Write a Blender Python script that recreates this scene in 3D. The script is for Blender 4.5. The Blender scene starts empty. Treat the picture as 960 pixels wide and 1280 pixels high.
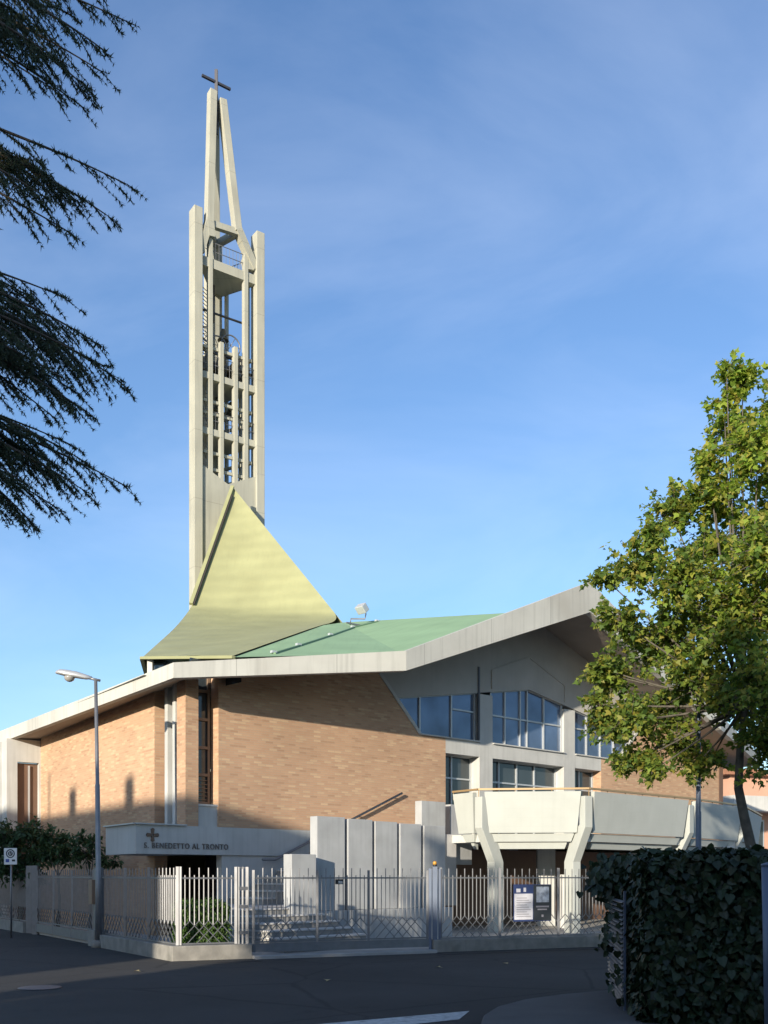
import bpy, bmesh, math, random
from mathutils import Vector as V, Matrix
random.seed(7)
SC = bpy.context.scene
COL = SC.collection
rad = math.radians

# ------------------------------------------------------------------ camera, sky, sun, exposure
EYE = 1.6
cam = bpy.data.cameras.new('camera'); CAM = bpy.data.objects.new('camera', cam); COL.objects.link(CAM)
cam.sensor_fit = 'VERTICAL'; cam.sensor_height = 36.0; cam.lens = 1250/1280*36
cam.shift_y = (1094-640)/1280
cam.clip_start = 0.1; cam.clip_end = 5000
CAM.location = (0, 0, EYE); CAM.rotation_euler = (rad(90), 0, 0)
SC.camera = CAM

SUN_AZ, SUN_EL = 245.0, 11.0          # azimuth counted from +X, elevation
S = V((math.cos(rad(SUN_AZ))*math.cos(rad(SUN_EL)), math.sin(rad(SUN_AZ))*math.cos(rad(SUN_EL)), math.sin(rad(SUN_EL))))
W = bpy.data.worlds.new('World'); SC.world = W; W.use_nodes = True
nt = W.node_tree; nt.nodes.clear()
n_out = nt.nodes.new('ShaderNodeOutputWorld'); n_bg = nt.nodes.new('ShaderNodeBackground')
n_sky = nt.nodes.new('ShaderNodeTexSky'); n_sky.sky_type = 'NISHITA'; n_sky.sun_disc = False
n_sky.sun_elevation = rad(SUN_EL); n_sky.sun_rotation = rad(90-SUN_AZ)
n_sky.air_density = 1.15; n_sky.dust_density = 0.6; n_sky.ozone_density = 4.0; n_sky.altitude = 100
# thin cirrus streaks high in the sky
n_tc = nt.nodes.new('ShaderNodeTexCoord'); n_map = nt.nodes.new('ShaderNodeMapping')
n_map.inputs['Rotation'].default_value = (0.35, -0.5, 0.3); n_map.inputs['Scale'].default_value = (1.6, 1.6, 4.2)
n_noi = nt.nodes.new('ShaderNodeTexNoise'); n_noi.inputs['Scale'].default_value = 1.7; n_noi.inputs['Detail'].default_value = 7
n_noi.inputs['Roughness'].default_value = 0.55; n_noi.inputs['Distortion'].default_value = 0.6
n_rmp = nt.nodes.new('ShaderNodeValToRGB'); n_rmp.color_ramp.elements[0].position = 0.36; n_rmp.color_ramp.elements[1].position = 0.9
n_rmp.color_ramp.elements[1].color = (0.15, 0.15, 0.15, 1)
n_mix = nt.nodes.new('ShaderNodeMix'); n_mix.data_type = 'RGBA'
n_mix.inputs[7].default_value = (6.2, 6.6, 7.4, 1)
L = nt.links.new
L(n_tc.outputs['Generated'], n_map.inputs['Vector']); L(n_map.outputs[0], n_noi.inputs['Vector']); L(n_noi.outputs['Fac'], n_rmp.inputs[0])
n_hs = nt.nodes.new('ShaderNodeHueSaturation'); n_hs.inputs['Saturation'].default_value = 0.98; n_hs.inputs['Hue'].default_value = 0.506; L(n_sky.outputs[0], n_hs.inputs['Color'])
L(n_rmp.outputs[0], n_mix.inputs[0]); L(n_hs.outputs[0], n_mix.inputs[6]); L(n_mix.outputs[2], n_bg.inputs['Color']); L(n_bg.outputs[0], n_out.inputs[0])
n_bg.inputs['Strength'].default_value = 0.15
sl = bpy.data.lights.new('sun', 'SUN'); SUN = bpy.data.objects.new('sun', sl); COL.objects.link(SUN)
sl.energy = 4.5; sl.angle = rad(0.6); sl.color = (1.0, 0.89, 0.73)
SUN.rotation_euler = S.to_track_quat('Z', 'Y').to_euler()
SC.view_settings.view_transform = 'Standard'; SC.view_settings.look = 'None'
SC.view_settings.exposure = 0.78; SC.view_settings.gamma = 1.0; SC.view_settings.use_curve_mapping = False
SC.render.engine = 'CYCLES'
SC.cycles.max_bounces = 6; SC.cycles.diffuse_bounces = 3; SC.cycles.transparent_max_bounces = 6

# ------------------------------------------------------------------ helpers
def at(px, py, d):                     # a point seen at a pixel of the photograph, at its own distance d
    return V(((px-480)/1250*d, d, EYE+(1094-py)/1250*d))
def xz(px, d): return (px-480)/1250*d
UP = V((0, 0, 1))

class MB:
    def __init__(s): s.v = []; s.f = []; s.sm = []
    def poly(s, pts, smooth=False):
        b = len(s.v); s.v += [V(p) for p in pts]; s.f.append(list(range(b, b+len(pts)))); s.sm.append(smooth)
    def box(s, o, a, b, c):
        o, a, b, c = V(o), V(a), V(b), V(c); i = len(s.v)
        s.v += [o, o+a, o+a+b, o+b, o+c, o+a+c, o+a+b+c, o+b+c]
        for q in ((0,3,2,1), (4,5,6,7), (0,1,5,4), (1,2,6,5), (2,3,7,6), (3,0,4,7)): s.f.append([i+k for k in q]); s.sm.append(False)
    def abox(s, x0, x1, y0, y1, z0, z1): s.box((x0,y0,z0), (x1-x0,0,0), (0,y1-y0,0), (0,0,z1-z0))
    def prism(s, pts, vec):
        pts = [V(p) for p in pts]; vec = V(vec); i = len(s.v); n = len(pts)
        s.v += pts+[p+vec for p in pts]
        s.f.append([i+k for k in range(n)][::-1]); s.f.append([i+n+k for k in range(n)]); s.sm += [False, False]
        for k in range(n): s.f.append([i+k, i+(k+1) % n, i+n+(k+1) % n, i+n+k]); s.sm.append(False)
    def beam(s, p, q, w, h, up=UP):                # rectangular bar from p to q
        p, q = V(p), V(q); d = (q-p).normalized(); side = d.cross(up)
        if side.length < 1e-4: side = d.cross(V((1, 0, 0)))
        side.normalize(); u = side.cross(d).normalized()
        s.box(p-side*w/2-u*h/2, q-p, side*w, u*h)
    def tube(s, path, rads, n=8, smooth=True, cap=True):
        path = [V(p) for p in path]
        if not hasattr(rads, '__len__'): rads = [rads]*len(path)
        base = len(s.v); ref = V((0.3, 0.2, 1)).normalized()
        for k, p in enumerate(path):
            d = (path[min(k+1, len(path)-1)]-path[max(k-1, 0)])
            d = d.normalized() if d.length > 1e-9 else UP
            a = d.cross(ref)
            if a.length < 1e-3: a = d.cross(V((1, 0, 0)))
            a.normalize(); b = d.cross(a)
            for j in range(n):
                t = 2*math.pi*j/n; s.v.append(p+(a*math.cos(t)+b*math.sin(t))*rads[k])
        for k in range(len(path)-1):
            for j in range(n):
                s.f.append([base+k*n+j, base+k*n+(j+1) % n, base+(k+1)*n+(j+1) % n, base+(k+1)*n+j]); s.sm.append(smooth)
        if cap:
            s.f.append([base+j for j in range(n)]); s.f.append([base+(len(path)-1)*n+j for j in range(n)]); s.sm += [False, False]
    def lathe(s, c, prof, n=16, axis=UP, smooth=True):
        c = V(c); axis = V(axis).normalized(); a = axis.orthogonal().normalized(); b = axis.cross(a); base = len(s.v)
        for r, h in prof:
            for j in range(n):
                t = 2*math.pi*j/n; s.v.append(c+axis*h+(a*math.cos(t)+b*math.sin(t))*r)
        for k in range(len(prof)-1):
            for j in range(n):
                s.f.append([base+k*n+j, base+k*n+(j+1) % n, base+(k+1)*n+(j+1) % n, base+(k+1)*n+j]); s.sm.append(smooth)
        s.f.append([base+j for j in range(n)]); s.f.append([base+(len(prof)-1)*n+j for j in range(n)]); s.sm += [False, False]
    def build(s, name, mat, parent=None, bevel=0.0, recalc=True, uv=True):
        off = V((0, 0, 0)); p = parent
        while p is not None: off += V(p.location); p = p.parent
        me = bpy.data.meshes.new(name)
        me.from_pydata([tuple(x-off) for x in s.v], [], s.f); me.update()
        me.polygons.foreach_set('use_smooth', s.sm)
        if recalc:
            bm = bmesh.new(); bm.from_mesh(me); bmesh.ops.recalc_face_normals(bm, faces=bm.faces); bm.to_mesh(me); bm.free()
        if uv:                                     # metres along each face, for courses and streaks
            lay = me.uv_layers.new(name='metres'); me.update()
            for pl in me.polygons:
                nrm = pl.normal; h = UP.cross(nrm)
                if h.length < 0.3:
                    for li in pl.loop_indices:
                        c = me.vertices[me.loops[li].vertex_index].co+off; lay.data[li].uv = (c.x, c.y)
                else:
                    h.normalize()
                    for li in pl.loop_indices:
                        c = me.vertices[me.loops[li].vertex_index].co+off; lay.data[li].uv = (c.dot(h), c.z)
        o = bpy.data.objects.new(name, me); COL.objects.link(o); o.parent = parent
        if mat: me.materials.append(mat)
        if bevel:
            m = o.modifiers.new('bevel', 'BEVEL'); m.width = bevel; m.segments = 2; m.limit_method = 'ANGLE'; m.angle_limit = rad(35)
        return o

def tag(o, label=None, cat=None, group=None, kind=None):
    if label: o['label'] = label
    if cat: o['category'] = cat
    if group: o['group'] = group
    if kind: o['kind'] = kind
    return o
def thing(name, label, cat, loc=(0, 0, 0), group=None):
    o = bpy.data.objects.new(name, None); COL.objects.link(o); o.location = loc; o.empty_display_size = 0.3
    return tag(o, label, cat, group)
def copy_tree(o, parent=None):
    c = o.copy(); COL.objects.link(c); c.parent = parent
    for ch in [x for x in bpy.data.objects if x.parent == o]: copy_tree(ch, c)
    return c

# ------------------------------------------------------------------ materials
def mat(name, col, rough=0.7, metal=0.0, spec=0.5, var=0.0, vscale=3.0, bump=0.0, bscale=40.0, streak=0.0, stain=None, coords='Object', wave=0.0, joint=None):
    m = bpy.data.materials.new(name); m.use_nodes = True; t = m.node_tree; b = t.nodes['Principled BSDF']; lk = t.links.new
    b.inputs['Base Color'].default_value = (*col, 1); b.inputs['Roughness'].default_value = rough
    b.inputs['Metallic'].default_value = metal; b.inputs['Specular IOR Level'].default_value = spec
    tc = t.nodes.new('ShaderNodeTexCoord'); cur = None
    def rgb(c): n = t.nodes.new('ShaderNodeRGB'); n.outputs[0].default_value = (*c, 1); return n.outputs[0]
    def mix(f, a, c):
        n = t.nodes.new('ShaderNodeMix'); n.data_type = 'RGBA'; lk(f, n.inputs[0]); lk(a, n.inputs[6]); lk(c, n.inputs[7]); return n.outputs[2]
    def ramp(i, p0, p1):
        n = t.nodes.new('ShaderNodeMapRange'); n.inputs[1].default_value = p0; n.inputs[2].default_value = p1; lk(i, n.inputs[0]); return n.outputs[0]
    def noise(scale, detail=5, vec=None):
        n = t.nodes.new('ShaderNodeTexNoise'); n.inputs['Scale'].default_value = scale; n.inputs['Detail'].default_value = detail
        lk(vec if vec else tc.outputs[coords], n.inputs['Vector']); return n.outputs['Fac']
    if var or streak or stain:
        cur = rgb(col)
        if var:
            cur = mix(ramp(noise(vscale), 0.3, 0.7), rgb([c*(1-var) for c in col]), rgb([min(1, c*(1+var*0.6)) for c in col]))
        if stain:
            cur = mix(ramp(noise(vscale*0.37, 8), 0.55, 0.78), cur, rgb(stain))
        if streak:
            mp = t.nodes.new('ShaderNodeMapping'); mp.inputs['Scale'].default_value = (7, 0.35, 1); lk(tc.outputs['UV'], mp.inputs[0])
            f = ramp(noise(1.0, 4, mp.outputs[0]), 0.5, 0.8)
            mm = t.nodes.new('ShaderNodeMath'); mm.operation = 'MULTIPLY'; mm.inputs[1].default_value = streak; lk(f, mm.inputs[0])
            cur = mix(mm.outputs[0], cur, rgb([c*0.45 for c in col]))
        if joint:
            sp_ = t.nodes.new('ShaderNodeSeparateXYZ'); lk(tc.outputs['UV'], sp_.inputs[0])
            dv = t.nodes.new('ShaderNodeMath'); dv.operation = 'DIVIDE'; dv.inputs[1].default_value = joint[1]; lk(sp_.outputs[joint[0]], dv.inputs[0])
            fr = t.nodes.new('ShaderNodeMath'); fr.operation = 'FRACT'; lk(dv.outputs[0], fr.inputs[0])
            lt = t.nodes.new('ShaderNodeMath'); lt.operation = 'LESS_THAN'; lt.inputs[1].default_value = 0.02/joint[1]; lk(fr.outputs[0], lt.inputs[0])
            ml = t.nodes.new('ShaderNodeMath'); ml.operation = 'MULTIPLY'; ml.inputs[1].default_value = 0.6; lk(lt.outputs[0], ml.inputs[0])
            cur = mix(ml.outputs[0], cur, rgb([c*0.4 for c in col]))
        lk(cur, b.inputs['Base Color'])
    if wave:
        wv = t.nodes.new('ShaderNodeTexWave'); wv.bands_direction = 'Z'; wv.inputs['Scale'].default_value = 0.55; wv.inputs['Distortion'].default_value = 2.5; wv.inputs['Detail'].default_value = 3; wv.inputs['Detail Scale'].default_value = 0.6
        lk(tc.outputs['Object'], wv.inputs['Vector']); bn = t.nodes.new('ShaderNodeBump'); bn.inputs['Strength'].default_value = wave; bn.inputs['Distance'].default_value = 0.05
        lk(wv.outputs['Fac'], bn.inputs['Height']); lk(bn.outputs[0], b.inputs['Normal'])
    elif bump:
        bn = t.nodes.new('ShaderNodeBump'); bn.inputs['Strength'].default_value = bump; bn.inputs['Distance'].default_value = 0.01
        lk(noise(bscale, 6), bn.inputs['Height']); lk(bn.outputs[0], b.inputs['Normal'])
    return m

def brick_mat(name, c1, c2, mortar, tint):
    m = bpy.data.materials.new(name); m.use_nodes = True; t = m.node_tree; b = t.nodes['Principled BSDF']; lk = t.links.new
    tc = t.nodes.new('ShaderNodeTexCoord'); bt = t.nodes.new('ShaderNodeTexBrick')
    bt.inputs['Scale'].default_value = 1; bt.inputs['Brick Width'].default_value = 0.24; bt.inputs['Row Height'].default_value = 0.06
    bt.inputs['Mortar Size'].default_value = 0.007; bt.inputs['Mortar Smooth'].default_value = 0.25; bt.inputs['Bias'].default_value = 0.0
    bt.inputs['Color1'].default_value = (*c1, 1); bt.inputs['Color2'].default_value = (*c2, 1); bt.inputs['Mortar'].default_value = (*mortar, 1)
    lk(tc.outputs['UV'], bt.inputs['Vector'])
    # every brick its own firing colour
    def mth(op, a, b=None):
        n = t.nodes.new('ShaderNodeMath'); n.operation = op
        for i, x in enumerate((a, b)):
            if x is None: continue
            if isinstance(x, (int, float)): n.inputs[i].default_value = x
            else: lk(x, n.inputs[i])
        return n.outputs[0]
    sx = t.nodes.new('ShaderNodeSeparateXYZ'); lk(tc.outputs['UV'], sx.inputs[0])
    row = mth('FLOOR', mth('DIVIDE', sx.outputs[1], 0.06))
    odd = mth('FLOORED_MODULO', row, 2.0)
    num = mth('FLOOR', mth('DIVIDE', mth('ADD', sx.outputs[0], mth('MULTIPLY', mth('SUBTRACT', 1.0, odd), 0.12)), 0.24))
    cb = t.nodes.new('ShaderNodeCombineXYZ'); lk(num, cb.inputs[0]); lk(row, cb.inputs[1])
    wn = t.nodes.new('ShaderNodeTexWhiteNoise'); wn.noise_dimensions = '2D'; lk(cb.outputs[0], wn.inputs['Vector'])
    cr = t.nodes.new('ShaderNodeValToRGB'); cr.color_ramp.interpolation = 'CONSTANT'; els = cr.color_ramp.elements
    while len(els) < 6: els.new(0.5)
    mid = [(a+b)/2 for a, b in zip(c1, c2)]
    for e, p, c in zip(els, (0, 0.10, 0.34, 0.62, 0.84, 0.95), ([x*0.88 for x in c1], c1, mid, c2, tint, [x*1.06 for x in tint])): e.position = p; e.color = (*c, 1)
    lk(wn.outputs['Value'], cr.inputs[0])
    mx = t.nodes.new('ShaderNodeMix'); mx.data_type = 'RGBA'; mx.inputs[7].default_value = (*mortar, 1)
    lk(bt.outputs['Fac'], mx.inputs[0]); lk(cr.outputs[0], mx.inputs[6])
    n2 = t.nodes.new('ShaderNodeTexNoise'); n2.inputs['Scale'].default_value = 0.5; n2.inputs['Detail'].default_value = 6; lk(tc.outputs['UV'], n2.inputs['Vector'])
    hs = t.nodes.new('ShaderNodeHueSaturation'); mr2 = t.nodes.new('ShaderNodeMapRange')
    mr2.inputs[1].default_value = 0.3; mr2.inputs[2].default_value = 0.7; mr2.inputs[3].default_value = 0.9; mr2.inputs[4].default_value = 1.06
    lk(n2.outputs['Fac'], mr2.inputs[0]); lk(mr2.outputs[0], hs.inputs['Value']); lk(mx.outputs[2], hs.inputs['Color'])
    lk(hs.outputs[0], b.inputs['Base Color']); b.inputs['Roughness'].default_value = 0.88; b.inputs['Specular IOR Level'].default_value = 0.2
    bn = t.nodes.new('ShaderNodeBump'); bn.inputs['Strength'].default_value = 0.5; bn.inputs['Distance'].default_value = 0.006; bn.invert = True
    lk(bt.outputs['Fac'], bn.inputs['Height']); lk(bn.outputs[0], b.inputs['Normal'])
    return m

def leaf_mat(name, cols, trans=0.35, rough=0.55):
    m = bpy.data.materials.new(name); m.use_nodes = True; t = m.node_tree; b = t.nodes['Principled BSDF']; lk = t.links.new
    g = t.nodes.new('ShaderNodeNewGeometry'); r = t.nodes.new('ShaderNodeValToRGB')
    while len(r.color_ramp.elements) < len(cols): r.color_ramp.elements.new(0.5)
    for i, c in enumerate(cols):
        r.color_ramp.elements[i].position = i/(len(cols)-1); r.color_ramp.elements[i].color = (*c, 1)
    lk(g.outputs['Random Per Island'], r.inputs[0]); lk(r.outputs[0], b.inputs['Base Color'])
    b.inputs['Roughness'].default_value = rough; b.inputs['Specular IOR Level'].default_value = 0.35
    tr = t.nodes.new('ShaderNodeBsdfTranslucent'); hs = t.nodes.new('ShaderNodeHueSaturation'); hs.inputs['Value'].default_value = 1.5
    lk(r.outputs[0], hs.inputs['Color']); lk(hs.outputs[0], tr.inputs['Color'])
    mx = t.nodes.new('ShaderNodeMixShader'); mx.inputs[0].default_value = trans
    lk(b.outputs[0], mx.inputs[1]); lk(tr.outputs[0], mx.inputs[2]); lk(mx.outputs[0], t.nodes['Material Output'].inputs[0])
    return m

M = {}
M['brick'] = brick_mat('brick', (0.465, 0.285, 0.178), (0.50, 0.318, 0.20), (0.43, 0.32, 0.225), (0.525, 0.36, 0.225))
M['white'] = mat('painted_concrete', (0.48, 0.48, 0.455), 0.8, var=0.12, vscale=1.3, bump=0.15, streak=0.35)
M['fascia'] = mat('fascia_concrete', (0.47, 0.47, 0.43), 0.82, joint=(0, 2.6), stain=(0.36, 0.35, 0.31), var=0.10, vscale=0.9, bump=0.2, streak=0.45)
M['panel'] = mat('stair_panel_concrete', (0.37, 0.38, 0.38), 0.8, var=0.12, vscale=2.0, bump=0.2, streak=0.35, stain=(0.29, 0.295, 0.29))
M['parapet'] = mat('balcony_boarded_concrete', (0.40, 0.42, 0.39), 0.8, var=0.06, vscale=1.5, bump=0.1, streak=0.1)
M['soffit'] = mat('soffit_boards', (0.27, 0.23, 0.19), 0.8, var=0.12, vscale=1.0)
M['tower'] = mat('tower_concrete', (0.375, 0.375, 0.315), 0.85, joint=(1, 3.1), stain=(0.29, 0.285, 0.24), var=0.10, vscale=0.7, bump=0.2, streak=0.4)
M['yellow'] = mat('yellow_green_roofing', (0.295, 0.30, 0.155), 0.65, wave=0.28, var=0.10, vscale=0.9, bump=0.2, bscale=3.0, stain=(0.26, 0.26, 0.13), streak=0.12)
M['green'] = mat('green_roofing', (0.25, 0.385, 0.21), 0.65, streak=0.2, var=0.12, vscale=0.5, bump=0.1, bscale=5)
M['seam'] = mat('roof_seam', (0.14, 0.24, 0.14), 0.6)
M['glass'] = mat('sky_reflection_glass', (0.11, 0.152, 0.23), 0.05, metal=0.45, var=0.35, vscale=0.9)  # blue of the reflected sky is put into the base colour
M['darkglass'] = mat('dark_glass', (0.06, 0.075, 0.085), 0.05, metal=0.3, var=0.2, vscale=0.6)
M['alu'] = mat('aluminium_frame', (0.45, 0.47, 0.48), 0.4, metal=0.3)
M['bronze'] = mat('brown_frame', (0.22, 0.15, 0.10), 0.5)
M['darkframe'] = mat('dark_frame', (0.05, 0.05, 0.055), 0.5)
M['galv'] = mat('galvanised_steel', (0.21, 0.215, 0.225), 0.45, metal=0.55, var=0.12, vscale=6)
M['bluepaint'] = mat('blue_grey_paint', (0.13, 0.16, 0.22), 0.45, metal=0.2, var=0.1, vscale=4)
M['rail'] = mat('brown_handrail', (0.33, 0.23, 0.12), 0.4, metal=0.3)
M['steel'] = mat('dark_steel', (0.09, 0.09, 0.10), 0.5, metal=0.6)
M['bronzebell'] = mat('bell_bronze', (0.16, 0.14, 0.09), 0.45, metal=0.8)
M['wallrough'] = mat('low_wall_concrete', (0.24, 0.23, 0.205), 0.9, var=0.25, vscale=4, bump=0.5, stain=(0.12, 0.12, 0.10), streak=0.35)
M['kerb'] = mat('kerb_concrete', (0.33, 0.33, 0.32), 0.9, var=0.15, vscale=3, bump=0.3)
def asphalt_mat():
    m = mat('asphalt', (0.052, 0.050, 0.048), 0.9); t = m.node_tree; b = t.nodes['Principled BSDF']; lk = t.links.new
    tc = t.nodes.new('ShaderNodeTexCoord')
    def noise(sc, det=5, rough=0.5):
        n = t.nodes.new('ShaderNodeTexNoise'); n.inputs['Scale'].default_value = sc; n.inputs['Detail'].default_value = det; n.inputs['Roughness'].default_value = rough
        lk(tc.outputs['Object'], n.inputs['Vector']); return n
    def rng(i, a, b_, c, d):
        n = t.nodes.new('ShaderNodeMapRange'); lk(i, n.inputs[0])
        for k, x in enumerate((a, b_, c, d)): n.inputs[k+1].default_value = x
        return n.outputs[0]
    def mul(a, c):
        n = t.nodes.new('ShaderNodeMath'); n.operation = 'MULTIPLY'; lk(a, n.inputs[0]); lk(c, n.inputs[1]); return n.outputs[0]
    wear = rng(noise(0.35, 6).outputs['Fac'], 0.35, 0.65, 0.75, 1.25)
    grit = rng(noise(220, 2).outputs['Fac'], 0.35, 0.7, 0.7, 1.5)
    blot = rng(noise(2.6, 4).outputs['Fac'], 0.60, 0.72, 1.0, 0.72)
    nz = noise(1.2, 3)
    ad = t.nodes.new('ShaderNodeMix'); ad.data_type = 'VECTOR'; ad.inputs[0].default_value = 0.12; lk(tc.outputs['Object'], ad.inputs[4]); lk(nz.outputs['Color'], ad.inputs[5])
    vo = t.nodes.new('ShaderNodeTexVoronoi'); vo.feature = 'DISTANCE_TO_EDGE'; vo.inputs['Scale'].default_value = 0.30; lk(ad.outputs[1], vo.inputs['Vector'])
    crack = rng(vo.outputs['Distance'], 0.003, 0.010, 0.45, 1.0)
    f = mul(mul(wear, grit), mul(blot, crack))
    hs = t.nodes.new('ShaderNodeHueSaturation'); hs.inputs['Color'].default_value = (0.030, 0.0285, 0.027, 1); lk(f, hs.inputs['Value']); lk(hs.outputs[0], b.inputs['Base Color'])
    bn = t.nodes.new('ShaderNodeBump'); bn.inputs['Strength'].default_value = 0.7; bn.inputs['Distance'].default_value = 0.008; lk(noise(160, 3).outputs['Fac'], bn.inputs['Height']); lk(bn.outputs[0], b.inputs['Normal'])
    return m
M['asphalt'] = asphalt_mat()
M['pave'] = mat('concrete_paving', (0.10, 0.096, 0.09), 0.9, var=0.15, vscale=2, bump=0.35, bscale=80, stain=(0.085, 0.082, 0.078))
M['yard'] = mat('yard_paving', (0.40, 0.38, 0.35), 0.9, var=0.12, vscale=2, bump=0.2)
M['mark'] = mat('worn_white_paint', (0.50, 0.50, 0.48), 0.85, var=0.3, vscale=14, stain=(0.12, 0.12, 0.12))
M['step'] = mat('step_stone', (0.50, 0.49, 0.47), 0.85, var=0.1, vscale=3)
M['riser_shade'] = mat('step_riser_shade', (0.27, 0.265, 0.25), 0.9, var=0.15, vscale=3)  # darker than the treads, shadow lines of the steps put into the colour
M['gable'] = mat('grey_render', (0.41, 0.395, 0.365), 0.85, var=0.10, vscale=1.2, bump=0.15, streak=0.15)
M['dark'] = mat('dark_interior', (0.035, 0.03, 0.028), 0.9)
M['brown'] = mat('brown_door', (0.15, 0.085, 0.055), 0.6, var=0.12, vscale=3)
M['lamp'] = mat('lamp_housing', (0.42, 0.43, 0.44), 0.35, metal=0.3)
M['lampglass'] = mat('lamp_bowl', (0.30, 0.29, 0.27), 0.15)
M['signwhite'] = mat('sign_white', (0.72, 0.72, 0.70), 0.5)
M['signblue'] = mat('sign_blue', (0.05, 0.09, 0.32), 0.5)
M['black'] = mat('black_plastic', (0.02, 0.02, 0.022), 0.5)
M['posterdark'] = mat('poster_dark', (0.035, 0.04, 0.045), 0.4)
M['postergrey'] = mat('poster_photo', (0.35, 0.40, 0.48), 0.5, var=0.5, vscale=9)
M['posterpaper'] = mat('poster_paper', (0.62, 0.62, 0.66), 0.7, var=0.06, vscale=8)
M['ink'] = mat('poster_ink', (0.28, 0.27, 0.30), 0.7)
M['amber'] = mat('amber_lens', (0.55, 0.27, 0.04), 0.3)
M['letter'] = mat('bronze_letters', (0.17, 0.15, 0.135), 0.5, metal=0.3)
M['crossm'] = mat('copper_cross', (0.15, 0.10, 0.07), 0.5, metal=0.3)
M['pink'] = mat('pink_render', (0.52, 0.30, 0.21), 0.9, var=0.08, vscale=1)
M['cream'] = mat('cream_render', (0.50, 0.44, 0.34), 0.9, var=0.1, vscale=1)
M['tiles'] = mat('roof_tiles', (0.30, 0.14, 0.08), 0.85, var=0.25, vscale=4)
M['bark'] = mat('bark', (0.10, 0.088, 0.07), 0.95, var=0.35, vscale=9, bump=0.9, bscale=30)
M['cedarbark'] = mat('cedar_bark', (0.12, 0.095, 0.075), 0.95, var=0.3, vscale=8, bump=0.8, bscale=30)
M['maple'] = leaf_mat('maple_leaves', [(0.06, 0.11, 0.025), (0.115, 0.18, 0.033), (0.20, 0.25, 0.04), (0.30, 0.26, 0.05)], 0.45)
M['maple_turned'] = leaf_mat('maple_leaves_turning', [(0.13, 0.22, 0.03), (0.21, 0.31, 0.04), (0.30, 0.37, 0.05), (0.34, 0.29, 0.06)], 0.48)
M['cedar'] = leaf_mat('cedar_needles', [(0.035, 0.058, 0.034), (0.065, 0.095, 0.052), (0.13, 0.14, 0.065)], 0.1, 0.6)
M['ivy'] = leaf_mat('ivy_leaves', [(0.010, 0.020, 0.009), (0.018, 0.035, 0.014), (0.030, 0.050, 0.020), (0.040, 0.042, 0.018)], 0.1, 0.45)
M['shrub'] = leaf_mat('shrub_leaves', [(0.035, 0.075, 0.015), (0.06, 0.12, 0.02), (0.09, 0.16, 0.03)], 0.25, 0.5)
M['sumac'] = leaf_mat('small_tree_leaves', [(0.025, 0.05, 0.022), (0.04, 0.085, 0.032), (0.06, 0.11, 0.045)], 0.25, 0.55)
M['dryleaf'] = leaf_mat('fallen_leaf', [(0.35, 0.26, 0.10), (0.45, 0.38, 0.2)], 0.1, 0.7)
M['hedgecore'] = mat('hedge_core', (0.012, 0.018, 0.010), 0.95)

# ------------------------------------------------------------------ plan of the place
W0 = V((1.848, 30.0, 0)); dR = V((0.743, 0.669, 0)).normalized(); nR = V((dR.y, -dR.x, 0))
def R(t, o, z): return W0+dR*t+nR*o+UP*z             # along / out of the entrance front
C0 = R(-8.907, 0, 0); dL = V((-0.58, 0.815, 0)).normalized(); nL = V((-dL.y, dL.x, 0))
def LW(s, o, z): return C0+dL*s+nL*o+UP*z            # along / out of the left flank
T0 = V((-8.53, 45, 0)); dT = V((0.819, 0.574, 0)).normalized(); nT = V((dT.y, -dT.x, 0))
def T(t, o, z): return T0+dT*t+nT*o+UP*z             # the tower's front
G0 = V((-3.86, 18.7, 0)); dF = V((0.917, 0.399, 0)).normalized(); dB = V((-0.554, 0.832, 0)).normalized()
nF = V((dF.y, -dF.x, 0)); nB = V((-dB.y, dB.x, 0))
def GF(a, o, z): return G0+dF*a+nF*o+UP*z            # street fence line, to the right of the corner
def GB(b, o, z): return G0+dB*b+nB*o+UP*z            # street fence line, to the left of the corner

# ------------------------------------------------------------------ ground
m = MB(); m.poly([(-900, -900, 0), (900, -900, 0), (900, 1500, 0), (-900, 1500, 0)])
tag(m.build('street', M['asphalt']), kind='structure')
m = MB()
yard = [GF(0, -0.15, 0), GF(14, -0.15, 0), GF(30, -0.15, 0), V((40, 70, 0)), V((-40, 70, 0)), GB(26, -0.15, 0)]
m.prism([p-UP*0.2 for p in yard], UP*0.25)
tag(m.build('yard_paving', M['yard']), kind='structure')
m = MB()
edge = [at(1100, 1094, 1)*0]
P = lambda px, y: V((xz(px, 1250*EYE/(y-1094)), 1250*EYE/(y-1094), 0))
pv = [P(790, 1238), P(760, 1244), P(700, 1249.5), P(655, 1256), P(622, 1265), P(604, 1277), P(598, 1296), P(600, 1330), P(640, 1500)]
pv = pv+[V((2.0, 3.0, 0)), V((9, 3.0, 0)), V((14, 17.8, 0)), V((9.5, 15.4, 0)), V((6.2, 14.6, 0))]
m.prism([p-UP*0.1 for p in pv], UP*0.17)
tag(m.build('pavement', M['pave'], bevel=0.02), kind='structure')
m = MB()
q = [P(587, 1264), P(574, 1274.5), P(300, 1304), P(290, 1290)]
m.poly([p+UP*0.004 for p in q])
tag(m.build('road_marking', M['mark'], recalc=False), kind='structure')
m = MB()
for a0, a1 in ((-0.25, 1.40), (5.25, 16.0)):
    m.prism([GF(a0, 0.17, 0.0)-UP*0.05, GF(a1, 0.17, -0.05), GF(a1, 0.75, -0.05), GF(a0, 0.75, -0.05)], UP*0.057)
tag(m.build('verge_strip', M['asphalt']), kind='structure')

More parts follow.
